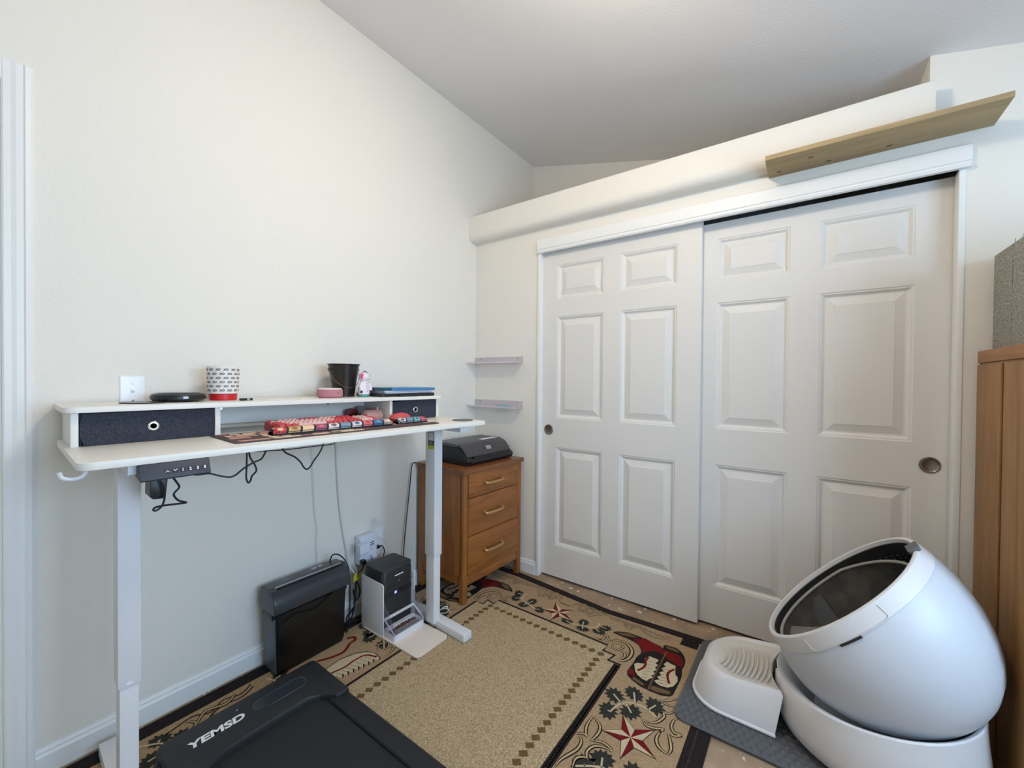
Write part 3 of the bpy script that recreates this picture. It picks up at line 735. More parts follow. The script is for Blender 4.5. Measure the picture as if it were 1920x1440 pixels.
# animal figurine in a white coat
t = shelf_thing('figurine', 'small white animal figurine in a coat with one pink ear', 'figurine', .972, .425, .25)
W_ = mat('figurine_white', (238, 226, 232), .45); PK = mat('figurine_pink', (226, 84, 122), .45); BK = mat('ink_black', (40, 38, 40), .6); TQ = mat('figurine_teal', (60, 160, 140), .45)
G().lathe([(0, .0001), (.026, .0001), (.029, .003), (.028, .007), (.024, .010)], n=28, sy=.8).build('base', TQ, t)
G().lathe([(.022, .009), (.030, .013), (.029, .030), (.024, .055), (.019, .072), (.012, .076), (0, .077)], n=28, sy=.8).build('coat', W_, t)
hd = G().lathe([(0, -.024), (.012, -.022), (.022, -.010), (.024, .002), (.020, .015), (.010, .022), (0, .024)], (0, 0, .094), 24)
hd.lathe([(0, -.011), (.008, -.009), (.012, 0), (.008, .009), (0, .011)], (.018, -.012, .090), 16); hd.build('head', W_, t)
e = G().lathe([(0, -.004), (.010, -.003), (.013, 0), (.010, .003), (0, .004)], (0, 0, 0), 20, Matrix.Rotation(PI / 2, 3, 'X'))
e.xform(Matrix.Translation((-.021, -.010, .098))); e.build('ear', PK, t)
e = G().lathe([(0, -.004), (.008, -.003), (.010, 0), (.008, .003), (0, .004)], (0, 0, 0), 20, Matrix.Rotation(PI / 2, 3, 'X'))
e.xform(Matrix.Translation((.024, .004, .106))); e.build('ear', mat('figurine_grey', (120, 112, 120), .5), t)
G().tube([(-.010, -.004, .115), (-.002, -.008, .121), (.008, -.006, .118), (.016, -.003, .113)], .0022, 6, 3).build('hair', BK, t)
for sx in (-1, 1):
    G().tube([(sx * .020, -.006, .066), (sx * .030, -.010, .048), (sx * .030, -.014, .030)], .0075, 10, 3).build('sleeve', W_, t)
    G().lathe([(0, -.006), (.005, -.004), (.006, 0), (.005, .004), (0, .006)], (sx * .030, -.015, .024), 12).build('hand', BK, t)
for q in range(4): G().cyl((-.004, -.0235 + q * .0012, .026 + q * .012), (-.004, -.0255 + q * .0012, .026 + q * .012), .0014, n=8).build('button', BK, t)
for sx in (.012, .022): G().lathe([(0, -.002), (.0018, 0), (0, .002)], (sx, -.023 + (sx - .012) * .35, .099), 8).build('eye', BK, t)
# pile of laptop, papers and folder
lu, lv = 1.170, .448
o = tag(G().prism(rrect(-.16, .16, -.115, .115, .012), 'z', .0001, .016).build('laptop', M_BLKP, None, bevel=.003), 'closed black laptop at the bottom of the pile on the desk shelf', 'laptop'); o.location = dw(lu, lv, RT); o.rotation_euler = (0, 0, DA)
ZL = RT + .016
for i, (a, s, dz) in enumerate(((.05, .0, .0), (-.04, .008, .0042), (.02, -.004, .0084))):
    o = tag(G().prism(rrect(-.14, .14, -.105, .105, .002), 'z', .0001, .004).build('notebook', mat(('paper_white', 'paper_lilac', 'paper_cool')[i], ((220, 220, 224), (196, 190, 204), (232, 232, 236))[i], .7), None, bevel=.0006), ('white papers directly on the black laptop', 'lilac grey papers in the middle of the pile', 'white paper pad directly under the blue folder')[i], 'paper', 'papers between laptop and folder')
    o.location = dw(lu + s, lv, ZL + dz); o.rotation_euler = (0, 0, DA + a)
ZF = ZL + .0126
f = thing('folder', 'blue document folder with a teal flap on top of the pile', 'folder', dw(lu + .005, lv, ZF), DA)
G().prism([(-.112, .0001), (.112, .0001), (.112, .014), (-.112, .014)], 'x', -.108, .155).build('cover', mat('folder_blue', (64, 128, 178), .35), f, bevel=.001)
G().prism([(-.108, .0), (.108, .0), (.108, .0135), (-.108, .0145)], 'x', -.157, -.1085).build('flap', mat('folder_teal', (18, 78, 100), .4), f, bevel=.001)
o = tag(G().prism(rrect(-.052, .052, -.012, .012, .005), 'z', .0001, .009).build('phone_case', M_BLKM, None, bevel=.002), 'narrow black case lying in front of the laptop pile', 'case'); o.location = dw(1.145, .317, RT); o.rotation_euler = (0, 0, DA)

# ------------------------------------------------------------------ things on the desktop
def desk_thing(name, label, cat, u, v, z=0.0, rz=0, group=None): return thing(name, label, cat, dw(u, v, DZ + z), DA + rz, group)
mt = desk_thing('desk_mat', 'dark brown desk mat printed with pink and cream blocks', 'mat', .735, .194)
MATZ = .003
G().prism(rrect(-.402, .402, -.124, .124, .012), 'z', .0001, MATZ).build('base', mat('mat_brown', (74, 58, 58), .7), mt)
PKS = [mat('mat_pink', (206, 150, 140), .7), mat('mat_cream', (238, 214, 184), .7), mat('mat_rose', (176, 96, 96), .7), mat('mat_taupe', (140, 112, 100), .7)]
random.seed(3)
for r in range(6):
    x = -.385 + random.uniform(0, .01); y = -.105 + r * .037
    while x < .36:
        wdt = random.choice((.022, .03, .045, .06, .09))
        k = random.choice((0, 0, 1, 1, 2, 3))
        if random.random() < .85 and not (y < -.09 and x > -.05):
            G().flat(rrect(x, x + wdt, y, y + .029, .005, 3), MATZ + .0003).build('printed_block', PKS[k], mt, smooth=False, fix=False)
        x += wdt + .008
MZ = MATZ + .0004
kb = desk_thing('keyboard', 'pink and red full size keyboard on the desk mat', 'keyboard', .512, .214, MZ, .012)
KR = mat('keyboard_red', (176, 48, 58), .4); K1 = mat('key_pink', (236, 192, 186), .5); K2 = mat('key_red', (212, 72, 80), .5)
UN = .0177; KW = 22.5 * UN + .012; KD = 6.4 * UN + .014
G().prism([(0, .0001), (KD, .0001), (KD, .030), (KD - .01, .031), (.0, .019), (-.004, .014)], 'x', 0, KW).build('case', KR, kb, bevel=.003)
keymesh = {}
def key(ux, row, w, m, h=1.0):
    kk = (w, h)
    if kk not in keymesh:
        a = w * UN - .0016; b = h * UN - .0016
        keymesh[kk] = {}
    d = keymesh[kk]
    if m.name not in d:
        a = w * UN - .0016; b = h * UN - .0016
        me = G().frustum((0, a, 0, b, 0), (.0022, a - .0022, .0026, b - .0018, .0085)).mesh('key', bevel=.0008, seg=1)
        me.materials.append(m); d[m.name] = me
    y = .007 + row * UN + (.4 * UN if row == 5 else 0)
    z = .0185 + (y / KD) * .0115
    o = link('key', d[m.name], None, kb); o.location = (.006 + ux * UN, y, z); o.rotation_euler = (.09, 0, 0)
rows = {5: [(0, 1, 1), (2, 1, 0), (3, 1, 0), (4, 1, 0), (5, 1, 0), (6.5, 1, 1), (7.5, 1, 1), (8.5, 1, 1), (9.5, 1, 1), (11, 1, 0), (12, 1, 0), (13, 1, 0), (14, 1, 0), (15.25, 1, 1), (16.25, 1, 1), (17.25, 1, 1)]}
rows[4] = [(i, 1, 0) for i in range(13)] + [(13, 2, 1)] + [(15.25 + i, 1, 1) for i in range(3)] + [(18.5 + i, 1, 1 if i == 3 else 0) for i in range(4)]
rows[3] = [(0, 1.5, 1)] + [(1.5 + i, 1, 0) for i in range(12)] + [(13.5, 1.5, 1)] + [(15.25 + i, 1, 1) for i in range(3)] + [(18.5 + i, 1, 0) for i in range(3)]
rows[2] = [(0, 1.75, 1)] + [(1.75 + i, 1, 0) for i in range(11)] + [(12.75, 2.25, 1)] + [(18.5 + i, 1, 0) for i in range(3)]
rows[1] = [(0, 2.25, 1)] + [(2.25 + i, 1, 0) for i in range(10)] + [(12.25, 2.75, 1), (16.25, 1, 1)] + [(18.5 + i, 1, 0) for i in range(3)]
rows[0] = [(i * 1.25, 1.25, 1) for i in range(3)] + [(3.75, 6.25, 0)] + [(10 + i * 1.25, 1.25, 1) for i in range(4)] + [(15.25 + i, 1, 1) for i in range(3)] + [(18.5, 2, 0), (20.5, 1, 0)]
for r, L in rows.items():
    for ux, w_, c_ in L: key(ux, r, w_, K2 if c_ else K1)
key(21.5, 2, 1, K2, 2.0); key(21.5, 0, 1, K2, 2.0)

PAWC = {'red': (200, 62, 66), 'sand': (214, 172, 112), 'cream': (232, 200, 160), 'mauve': (160, 84, 110), 'white': (226, 216, 214), 'steel': (124, 150, 170), 'blue': (62, 110, 160), 'pink': (226, 112, 124), 'taupe': (196, 172, 150), 'plum': (110, 88, 100), 'teal': (140, 186, 186), 'navy': (26, 28, 38), 'brown': (150, 112, 70), 'grey': (120, 104, 104)}
def pm(k): return mat('paw_' + k, PAWC[k], .75)
def wrist_rest(label, u0, u1, v, segs, rz=0.0):
    L_ = u1 - u0; Wd = .062; Hh = .022
    t = thing('wrist_rest', label, 'wrist rest', dw(u0, v, DZ + MZ), DA + rz, 'paw print wrist rests')
    def sf(x, s, off=0.0):
        e = min(1.0, min(x, L_ - x) / .022); e = math.sqrt(max(0, 1 - (1 - e) ** 2))
        a = PI * s; c = abs(math.cos(a)) ** .7 * (1 if math.cos(a) > 0 else -1)
        return (x, -Wd / 2 * c * (.55 + .45 * e), .0022 + (Hh * math.sin(a) ** .6) * (.25 + .75 * e) + off if 0 < s < 1 else .0022)
    G().prism(rrect(-.002, L_ + .002, -Wd / 2 - .002, Wd / 2 + .002, .015), 'z', .0001, .0022).build('base', M_BLKP, t)
    n = len(segs); xs = [L_ * i / n for i in range(n + 1)]
    body = G().grid(lambda a, b: sf(.0005 + (L_ - .001) * a, b), 60, 15); body.build('cushion', pm('navy'), t, fix=False)
    for i, (c1, paw) in enumerate(segs):
        a, b = xs[i] + L_ / n * .06, xs[i + 1] - L_ / n * .10
        lean = .010
        G().grid(lambda p, q: sf(min(max(a + (b - a) * p + lean * (q - .5) + .004 * math.sin(PI * q), .001), L_ - .001), .02 + .96 * q, .0004), 7, 13).build('stripe', pm(c1), t, fix=False)
        if paw:
            def patch(cx, cs, rx, rs, m, off):
                g = G(); pts = [sf(min(max(cx, .001), L_ - .001), cs, off)]
                for k in range(16): pts.append(sf(min(max(cx + rx * math.cos(2 * PI * k / 16), .001), L_ - .001), min(max(cs + rs * math.sin(2 * PI * k / 16), .03), .97), off))
                g.add(pts, [(0, 1 + k, 1 + (k + 1) % 16) for k in range(16)]); g.build('paw_print', m, t, fix=False)
            cx = (a + b) / 2; m = pm(paw); w_ = b - a
            patch(cx, .26, w_ * .26, .12, m, .0010)
            for q in (-1, 0, 1): patch(cx + q * w_ * .29, .50 + (.07 if q == 0 else 0), w_ * .115, .06, m, .0010)
    return t
wrist_rest('long wrist rest of coloured paw prints in front of the keyboard', .470, .945, .176, [('red', 'cream'), ('sand', 'brown'), ('cream', None), ('mauve', 'pink'), ('white', 'plum'), ('steel', None), ('white', 'blue'), ('pink', 'red'), ('blue', 'steel'), ('taupe', 'white')])
wrist_rest('short wrist rest of coloured paw prints in front of the mouse', .972, 1.128, .172, [('white', 'grey'), ('steel', None), ('teal', 'blue'), ('pink', 'red')])
t = desk_thing('computer_mouse', 'coral red computer mouse beside the keyboard', 'mouse', 1.075, .283, MZ, -.15)
def mf(a, b, top):
    q = 2 * PI * a
    return (.052 * math.cos(q) * math.cos(b * PI / 2), .030 * math.sin(q) * math.cos(b * PI / 2), .012 + top * math.sin(b * PI / 2))
G().grid(lambda a, b: mf(a, b, .026), 32, 8, True).build('shell', mat('mouse_coral', (214, 82, 86), .4), t)
G().prism([(.052 * math.cos(2 * PI * k / 32), .030 * math.sin(2 * PI * k / 32)) for k in range(32)], 'z', .0001, .012).build('base', mat('mouse_red', (176, 46, 54), .45), t, bevel=.002)
t = desk_thing('pouch', 'pink rounded pencil pouch with a small tag beside the keyboard', 'pouch', .985, .375, 0, .12)
PCH = mat('pouch_pink', (206, 160, 148), .6)
G().lathe([(0, -.052), (.016, -.051), (.025, -.044), (.0275, -.03), (.0275, .03), (.025, .044), (.016, .051), (0, .052)], (0, 0, .0278), 28, Matrix.Rotation(PI / 2, 3, 'Y')).build('body', PCH, t)
G().tube([(.02, -.012, .052), (.024, -.006, .064), (.030, .004, .064), (.030, .010, .053)], .0035, 8, 3).build('tag_loop', mat('pouch_pale', (232, 200, 190), .5), t)
o = tag(G().box(-.020, .020, -.008, .008, .0001, .054).build('card_box', mat('box_red', (150, 34, 44), .5), None, bevel=.001), 'small upright red box beside the pink pouch', 'box'); o.location = dw(1.022, .425, DZ); o.rotation_euler = (0, 0, DA - .1)
G().box(-.012, .012, -.0084, -.008, .025, .0265).build('gilt_line', mat('gilt', (206, 150, 120), .4), o, smooth=False)
o = tag(G().prism([(-.025, 0.0001), (.025, .0001), (.025, .048), (0, .056), (-.025, .048)], 'y', -.012, .012).build('gift_box', mat('box_maroon', (110, 22, 30), .5), None, bevel=.001), 'dark maroon box behind the pink pouch', 'box'); o.location = dw(.955, .505, DZ); o.rotation_euler = (0, 0, DA)
o = tag(G().lathe([(0, .0001), (.026, .0001), (.028, .004), (.028, .05), (.020, .062), (0, .066)], n=28).build('jar', clear('grey_plastic', (180, 172, 168), .6, .2), None), 'squat grey plastic jar behind the red box', 'jar'); o.location = dw(1.008, .512, DZ) ; o.rotation_euler = (0, 0, DA)
t = desk_thing('glass_coaster', 'round clear coaster at the free end of the desk', 'coaster', 1.305, .10)
G().lathe([(0, .0001), (.048, .0001), (.050, .001), (.050, .003), (.048, .004), (.044, .004), (.043, .003), (0, .003)], n=40).build('disc', clear('coaster_clear', (176, 178, 180), .35, .15), t)

# ------------------------------------------------------------------ dresser (x along its front, y towards the wall)
CA = math.radians(90 - 2.6)
CO = Vector((.412, -.563, 0)); cu = Vector((math.cos(CA), math.sin(CA), 0)); cv = Vector((-math.sin(CA), math.cos(CA), 0))
def cw(u, v, z): p = CO + cu * u + cv * v; return (p.x, p.y, z)
WZ = wood('dresser_side', (168, 104, 48), (132, 78, 34), 'z', .42, 7, .15)
WX = wood('dresser_front', (168, 104, 48), (132, 78, 34), 'x', .42, 7, .15)
M_BRASS = mat('aged_brass', (196, 152, 100), .35, .6)
dr = thing('dresser', 'small brown wooden dresser with three drawers and brass handles', 'dresser', tuple(CO), CA)
DWI, DDE = .520, .385
B0 = RZ + .0018
G().box(0, DWI, .014, DDE, .158, .725).build('carcass', WZ, dr, bevel=.002)
G().prism(rrect(-.012, DWI + .010, -.014, DDE, .004, 3), 'z', .725, .75).build('top', wood('dresser_top', (140, 84, 42), (106, 60, 30), 'x', .35, 7, .2), dr, bevel=.006)
for a, b in ((0.0, .034), (DWI - .034, DWI)):
    G().box(a, b, 0, .034, B0, .724).build('corner_post', WZ, dr, bevel=.004)
    z = B0
    G().box(a, b, DDE - .034, DDE, z, .158).build('leg', WZ, dr, bevel=.003)
G().box(.034, DWI - .034, .004, .026, .105, .156).build('apron', WX, dr, bevel=.002)
G().box(.006, .026, .034, DDE - .034, .105, .157).build('side_rail', WZ, dr, bevel=.002)
G().box(DWI - .026, DWI - .006, .034, DDE - .034, .105, .157).build('side_rail', WZ, dr, bevel=.002)
for z0, z1 in ((.160, .374), (.378, .586), (.590, .722)):
    d = G().box(.037, DWI - .037, -.002, .014, z0, z1).build('drawer', WX, dr, bevel=.002)
    zc_ = (z0 + z1) / 2 + .005; xm = DWI / 2 - .02
    G().box(xm - .088, xm + .088, -.0045, -.002, zc_ - .012, zc_ + .016).build('handle_plate', mat('brass_plate', (170, 122, 70), .4, .7), d, bevel=.001)
    h = [(xm - .075, -.004, zc_ + .002), (xm - .075, -.020, zc_ - .004), (xm - .055, -.026, zc_ - .007), (xm, -.028, zc_ - .008), (xm + .055, -.026, zc_ - .007), (xm + .075, -.020, zc_ - .004), (xm + .075, -.004, zc_ + .002)]
    G().tube(h, .0085, 10, 4).build('handle', M_BRASS, d)

# printer on the dresser
pr = thing('printer', 'black inkjet printer with a small screen standing on the dresser', 'printer', cw(.085, .050, .75), CA)
PW, PD = .415, .295
prof = [(.012, .004), (.030, .0001), (PD, .0001), (PD, .108), (PD - .01, .116), (.105, .118), (.075, .112), (.045, .095), (.018, .062), (.004, .042), (0, .030)]
M_PR = mat('printer_black', (24, 24, 28), .3)
body = [(.010, .004), (.030, .0001), (PD, .0001), (PD, .098), (.085, .098), (.055, .080), (.020, .045), (.006, .036), (0, .028)]
G().prism(body, 'x', 0, PW).build('body', M_PR, pr, bevel=.006, seg=3)
G().prism([(PD - .002, .100), (PD - .002, .116), (PD - .012, .120), (.110, .120), (.100, .113), (.100, .100)], 'x', .004, PW - .004).build('scanner_lid', mat('printer_grey', (84, 84, 88), .45), pr, bevel=.003)
G().prism([(.098, .100), (.098, .114), (.080, .113), (.055, .098), (.028, .066), (.018, .050), (.022, .047), (.058, .084), (.086, .100)], 'x', .010, PW - .010).build('control_panel', mat('printer_panel', (66, 64, 66), .35), pr, bevel=.002)
n_ = Vector((0, -.048, .042)).normalized(); a_ = Vector((0, .027, .032)).normalized()
sc = G().box(-.022, .022, -.013, .013, -.001, .0012).build('screen', mat('printer_screen', (150, 150, 152), .3), pr, bevel=.0004)
Mx = Matrix((Vector((1, 0, 0)), a_, a_.cross(Vector((1, 0, 0))) * -1)).transposed().to_4x4(); Mx.translation = Vector((PW * .52, .0405, .0845)); sc.matrix_local = Mx
G().box(.05, PW - .05, .0035, .030, .034, .050).build('paper_slot', M_PR, pr, smooth=False)
G().prism([(-.002, .020), (.004, .014), (.012, .030), (.008, .036)], 'x', .030, PW - .030).build('output_tray', M_PR, pr, bevel=.002)
G().box(PW - .17, PW - .03, .115, .150, .1199, .1206).build('sticker', mat('sticker_white', (250, 250, 250), .3), pr, smooth=False)
G().lathe([(0, .1199), (.016, .1199), (.016, .1203), (0, .1203)], (PW * .42, .20, 0), 24).build('badge', M_PR, pr)

# ------------------------------------------------------------------ paper shredder
sh = thing('paper_shredder', 'black paper shredder with a silver slot strip standing against the wall', 'shredder', (.105, -1.268, B0))
M_SH = mat('shredder_black', (20, 20, 22), .35); M_SHS = mat('shredder_side', (74, 84, 92), .4)
def srect(x0, x1, y0, y1, z, r=.018):
    return [(p[0], p[1], z) for p in rrect(x0, x1, y0, y1, r, 4)]
G().rings([srect(-.048, .052, -.155, .155, 0), srect(-.053, .062, -.164, .164, .255)]).build('bin', M_SH, sh)
G().rings([srect(-.046, .0515, -.1562, -.152, .01, .002), srect(-.050, .058, -.1645, -.160, .245, .002)]).build('side_panel', M_SHS, sh)
wv = [(-.150, .02), (.150, .02)]
for i in range(17):
    y = .150 - .300 * i / 16; wv.append((y, .245 + .030 * (y / .15) + (-.026 * math.exp(-((y - .005) / .055) ** 2) + .010 * math.exp(-((y + .08) / .05) ** 2))))
fp = G(); n = len(wv)
fp.add([(.053 + .010 * (z / .255), y, z) for y, z in wv] + [(.059 + .011 * (z / .255), y * .985, z) for y, z in wv], [tuple(range(n)), tuple(range(2 * n - 1, n - 1, -1))] + [(i, (i + 1) % n, n + (i + 1) % n, n + i) for i in range(n)])
fp.build('front_panel', mat('shredder_front', (12, 12, 13), .3), sh, bevel=.0015)
hp = [(-.058, .262), (-.062, .300), (-.058, .345), (-.048, .356), (.010, .362), (.030, .362), (.036, .350), (.058, .335), (.072, .312), (.076, .285), (.070, .262)]
G().prism(hp, 'y', -.172, .172).build('head', mat('shredder_head', (58, 62, 68), .28), sh, bevel=.012, seg=4)
G().prism([(.012, .3605), (.026, .3625), (.030, .3615), (.030, .352), (.012, .352)], 'y', -.150, .150).build('slot_strip', mat('silver_plastic', (186, 190, 196), .35, .5), sh, bevel=.001)
G().box(.030, .0365, -.145, .150, .345, .3605).build('feed_slot', M_SH, sh, smooth=False)
for y, l in ((.045, .026), (.075, .020)): G().prism(rrect(-.028, -.016, y - l / 2, y + l / 2, .0055), 'z', .357, .3625).build('button', mat('button_silver', (176, 178, 180), .35), sh, bevel=.001)
G().box(-.020, -.017, -.105, -.060, .3575, .3592).build('nameplate', mat('button_silver', (176, 178, 180), .35), sh, smooth=False)
for sy in (-1, 1): G().prism([(-.03, .262), (.05, .262), (.045, .235), (-.02, .245)], 'y', sy * .166 - .004, sy * .166 + .004).build('latch', M_SH, sh, bevel=.002)
G().tube([(-.045, .135, .350), (-.03, .14, .385), (.00, .150, .395), (.03, .165, .375), (.045, .178, .33), (.050, .184, .25), (.045, .186, .12), (.02, .19, .01), (-.01, .2, .008)], .0032, 8, 5).build('cord', M_CORD, sh)

# ------------------------------------------------------------------ automatic pet feeder
fe = thing('pet_feeder', 'white and black automatic pet feeder with clear food bowl beside the desk leg', 'feeder', (.335, -.904, B0))
fe.scale = (1, 1.075, 1)
M_FW = mat('feeder_white', (228, 228, 232), .4); M_FB = mat('feeder_black', (44, 42, 44), .42); M_CL = clear('clear_plastic', (236, 236, 242), .10, .12)
G().prism(rrect(-.205, .210, -.093, .093, .022, 6), 'z', .0001, .007).build('floor_plate', mat('feeder_plate', (232, 218, 204), .5), fe, bevel=.001)
G().rings([srect(-.200, -.045, -.085, .085, .007, .02), srect(-.200, -.045, -.085, .085, .285, .02), srect(-.196, -.049, -.081, .081, .296, .02)]).build('hopper', M_FB, fe)
G().rings([srect(-.198, -.046, -.084, .084, .297, .02), srect(-.199, -.044, -.085, .085, .300, .02), srect(-.198, -.046, -.084, .084, .311, .02), srect(-.190, -.054, -.076, .076, .314, .02)]).build('lid', mat('feeder_lid', (56, 55, 57), .45), fe)
for y in (-.0905, .0865):
    pp = [(-.207, .007), (-.034, .007), (-.034, .245), (-.037, .252), (-.044, .2555), (-.207, .262)]
    G().prism(pp, 'y', y, y + .004).build('side_panel', M_FW, fe, bevel=.001)
G().box(-.0449, -.0435, -.075, .075, .178, .200).build('display_strip', M_BLKP, fe, smooth=False)
G().box(-.0434, -.0428, -.022, -.010, .184, .195).build('display', glow('display_violet', (150, 130, 240), 1.5), fe, smooth=False)
for y in (.045, .06): G().cyl((-.0434, y, .190), (-.0425, y, .190), .0022, n=10).build('button', M_NICK, fe)
G().box(-.0449, -.0440, -.02, .028, .268, .273).build('logo_print', mat('sticker_white', (250, 250, 250), .3), fe, smooth=False)
G().cyl((-.0449, .004, .240), (-.0438, .004, .240), .0024, n=10).build('sensor', mat('button_silver', (176, 178, 180), .35), fe)
G().box(-.0449, -.0435, -.083, .083, .222, .2245).build('seam', M_FB, fe, smooth=False)
# white bowl housing
hs = G().rings([srect(-.044, .046, -.086, .086, .007, .012), srect(-.044, .046, -.086, .086, .038, .012), srect(-.040, .040, -.081, .081, .038, .010), srect(-.038, .036, -.078, .078, .016, .010)], cap0=True, cap1=True)
hs.build('bowl_housing', M_FW, fe)
G().box(-.026, -.018, -.080, .080, .034, .042).build('divider_bar', M_FW, fe, bevel=.001)
pane = [(.044, .038), (.044, .072), (-.034, .165), (-.034, .038)]
for y in (-.0865, .084): G().prism(pane, 'y', y, y + .0025).build('clear_guard', M_CL, fe, smooth=False)
G().box(.0435, .046, -.084, .084, .038, .066).build('clear_guard', M_CL, fe, smooth=False)
for y in (-.083, .083): G().tube([(-.036, y, .088), (.043, y, .040)], .0028, 8).build('bowl_rail', M_FW, fe)
G().box(-.040, -.032, -.084, .084, .080, .092).build('divider_bar', M_FW, fe, bevel=.001)
kib = G(); random.seed(5)
for i in range(620):
    x, y = random.uniform(-.016, .036), random.uniform(-.074, .074); z = .024 + .010 * (1 - (y / .09) ** 2) + random.uniform(-.003, .003)
    r = random.uniform(.0028, .0042)
    kib.lathe([(0, -r * .6), (r, 0), (0, r * .6)], (x, y, z), 5, Matrix.Rotation(random.uniform(0, 3), 3, 'X'))
k = kib.build('kibble', mat('kibble_brown', (104, 62, 38), .8), fe, smooth=False); k['kind'] = 'stuff'
G().tube([(-.10, .0905, .16), (-.08, .10, .155), (-.06, .110, .158)], .0022, 6, 3).build('cable_stub', M_WCORD, fe)

# ------------------------------------------------------------------ walking pad treadmill
tm = thing('treadmill', 'black walking pad treadmill lettered YEMSD lying under the desk', 'treadmill', (.29, -1.585, B0))
M_TM = mat('treadmill_black', (34, 35, 38), .5, bump=(900, .15)); M_BELT = mat('treadmill_belt', (40, 40, 42), .85, bump=(1200, .3), vary=(500, (30, 30, 32), .3, .7))
y0, y1 = -.262, .250
# motor cover with a swept-back front edge
top = [(0.0, y0 + .015), (0.0, y1 - .012), (.012, y1)]
edge = [(.255, y1), (.255, y1 - .050), (.235, y1 - .062), (.205, y1 - .085), (.190, y1 - .125), (.188, 0), (.190, y0 + .125), (.205, y0 + .085), (.235, y0 + .062), (.255, y0 + .050), (.255, y0), (.012, y0)]
P_ = top + edge
def hz_(x): return .082 + .008 * math.sin(min(1, x / .19) * PI) - (.012 if x > .2 else 0)
cv_ = G(); n = len(P_)
cv_.add([(x, y, .012) for x, y in P_] + [(x, y, .070) for x, y in P_] + [(x + (.006 if x < .1 else -.004), y * .985, .086 if x < .2 else .080) for x, y in P_],
        [tuple(range(n - 1, -1, -1)), tuple(range(2 * n, 3 * n))] + [(q * n + i, q * n + (i + 1) % n, (q + 1) * n + (i + 1) % n, (q + 1) * n + i) for q in (0, 1) for i in range(n)])
cv_.build('motor_cover', M_TM, tm, bevel=.004)
gl = G().prism(rrect(.060, .115, -.010, .165, .0265, 8), 'z', .0858, .0872); gl.build('display', mat('display_gloss', (44, 52, 58), .2), tm)
ln = G()
rr_ = rrect(.058, .117, -.012, .167, .0285, 8); ln.tube([(x, y, .0862) for x, y in rr_] + [(rr_[0][0], rr_[0][1], .0862)], .0007, 5); ln.build('display_rim', mat('rim_grey', (110, 112, 118), .4), tm)
me = text_mesh('YEMSD', .047, .0004, .0018, .18); o = link('lettering', me, mat('print_white', (240, 242, 245), .5), tm)
o.rotation_euler = (0, 0, PI / 2); o.location = (.105, -.203, .0866)
bb_ = [v.co.x for v in me.vertices]; o.scale = (.158 / (max(bb_) - min(bb_)), .030 / (max(v.co.y for v in me.vertices)), 1)
for a, b in ((y0 + .002, y0 + .070), (y1 - .070, y1 - .002)):
    G().prism([(a, .012), (b, .012), (b, .062), (b - .012 if b > 0 else b, .068), (a + .004, .070), (a, .064)], 'x', .235, 1.30).build('side_rail', M_TM, tm, bevel=.002)
G().box(.19, 1.29, y0 + .069, y1 - .069, .040, .056).build('belt', M_BELT, tm, smooth=False)
G().box(.02, 1.28, y0 + .03, y1 - .03, .006, .039).build('deck', M_BLKM, tm, smooth=False)
for x in (.10, 1.2):
    for y in (y0 + .05, y1 - .05): G().cyl((x, y, 0), (x, y, .008), .018, n=16).build('foot', M_BLKM, tm)
for y in (y0 - .002, y1 + .002): G().cyl((.05, y - .006, .034), (.05, y + .006, .034), .027, n=20).build('wheel', M_BLKP, tm)
G().box(1.28, 1.34, y0, y1, .010, .066).build('end_cap', M_TM, tm, bevel=.006)
G().cyl((.048, -.05, .0858), (.048, -.05, .0866), .0022, n=8).build('indicator', wh, tm)

# ------------------------------------------------------------------ litter box on its mat
lm_ = thing('litter_mat', 'dark grey textured rubber mat under the litter box', 'mat', (1.93, -.365, 0))
MO = (1.93, -.365)
ZM = RZ + .0022
M_MAT = mat('mat_grey', (92, 92, 94), .85, bump=(260, .4))
G().prism(rrect(1.538 - 1.93, 2.355 - 1.93, -.655 + .365, -.080 + .365, .045, 6), 'z', ZM, ZM + .006).build('sheet', M_MAT, lm_, bevel=.002)
bumps = G()
for i in range(30):
    for j in range(22):
        x, y = 1.562 + i * .0265 + (.013 if j % 2 else 0), -.636 + j * .0250
        if x < 2.34 and y < -.095: bumps.lathe([(.0110, 0), (.0085, .0030), (.0040, .0048), (0, .0050)], (x - 1.93, y + .365, ZM + .0058), 8)
b_ = bumps.build('nub', M_MAT, lm_); b_['kind'] = 'stuff'
ZT = ZM + .0110
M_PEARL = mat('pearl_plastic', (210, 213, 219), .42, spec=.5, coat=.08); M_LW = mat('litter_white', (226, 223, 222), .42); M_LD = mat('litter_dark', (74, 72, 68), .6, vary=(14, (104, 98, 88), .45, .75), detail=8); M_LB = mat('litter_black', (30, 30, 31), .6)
lb = thing('litter_box', 'white globe shaped automatic litter box with tilted oval opening', 'litter box', (2.115, -.378, ZT))
LC = Vector((2.115, -.378, ZT))
def ring3(c, r, z0, tx, n=64, sy=1.0): return [(c[0] + r * math.cos(2 * PI * i / n), c[1] + r * sy * math.sin(2 * PI * i / n), z0 + tx * r * math.cos(2 * PI * i / n)) for i in range(n)]
R = [ring3((.01, 0), .235, 0, 0), ring3((.008, 0), .266, .030, .0), ring3((.005, 0), .276, .075, .03), ring3((0, 0), .270, .16, .10), ring3((0, 0), .267, .205, .139), ring3((0, 0), .263, .2095, .139), ring3((0, 0), .256, .207, .139), ring3((.01, 0), .238, .195, .139), ring3((.0, 0), .15, .09, .1)]
G().rings(R, cap1=True).build('base', M_LW, lb)
th = math.radians(45.2)
Aax = Vector((math.cos(th), 0, math.sin(th))); Nax = Vector((-math.sin(th), 0, math.cos(th))); Bax = Vector((0, 1, 0))
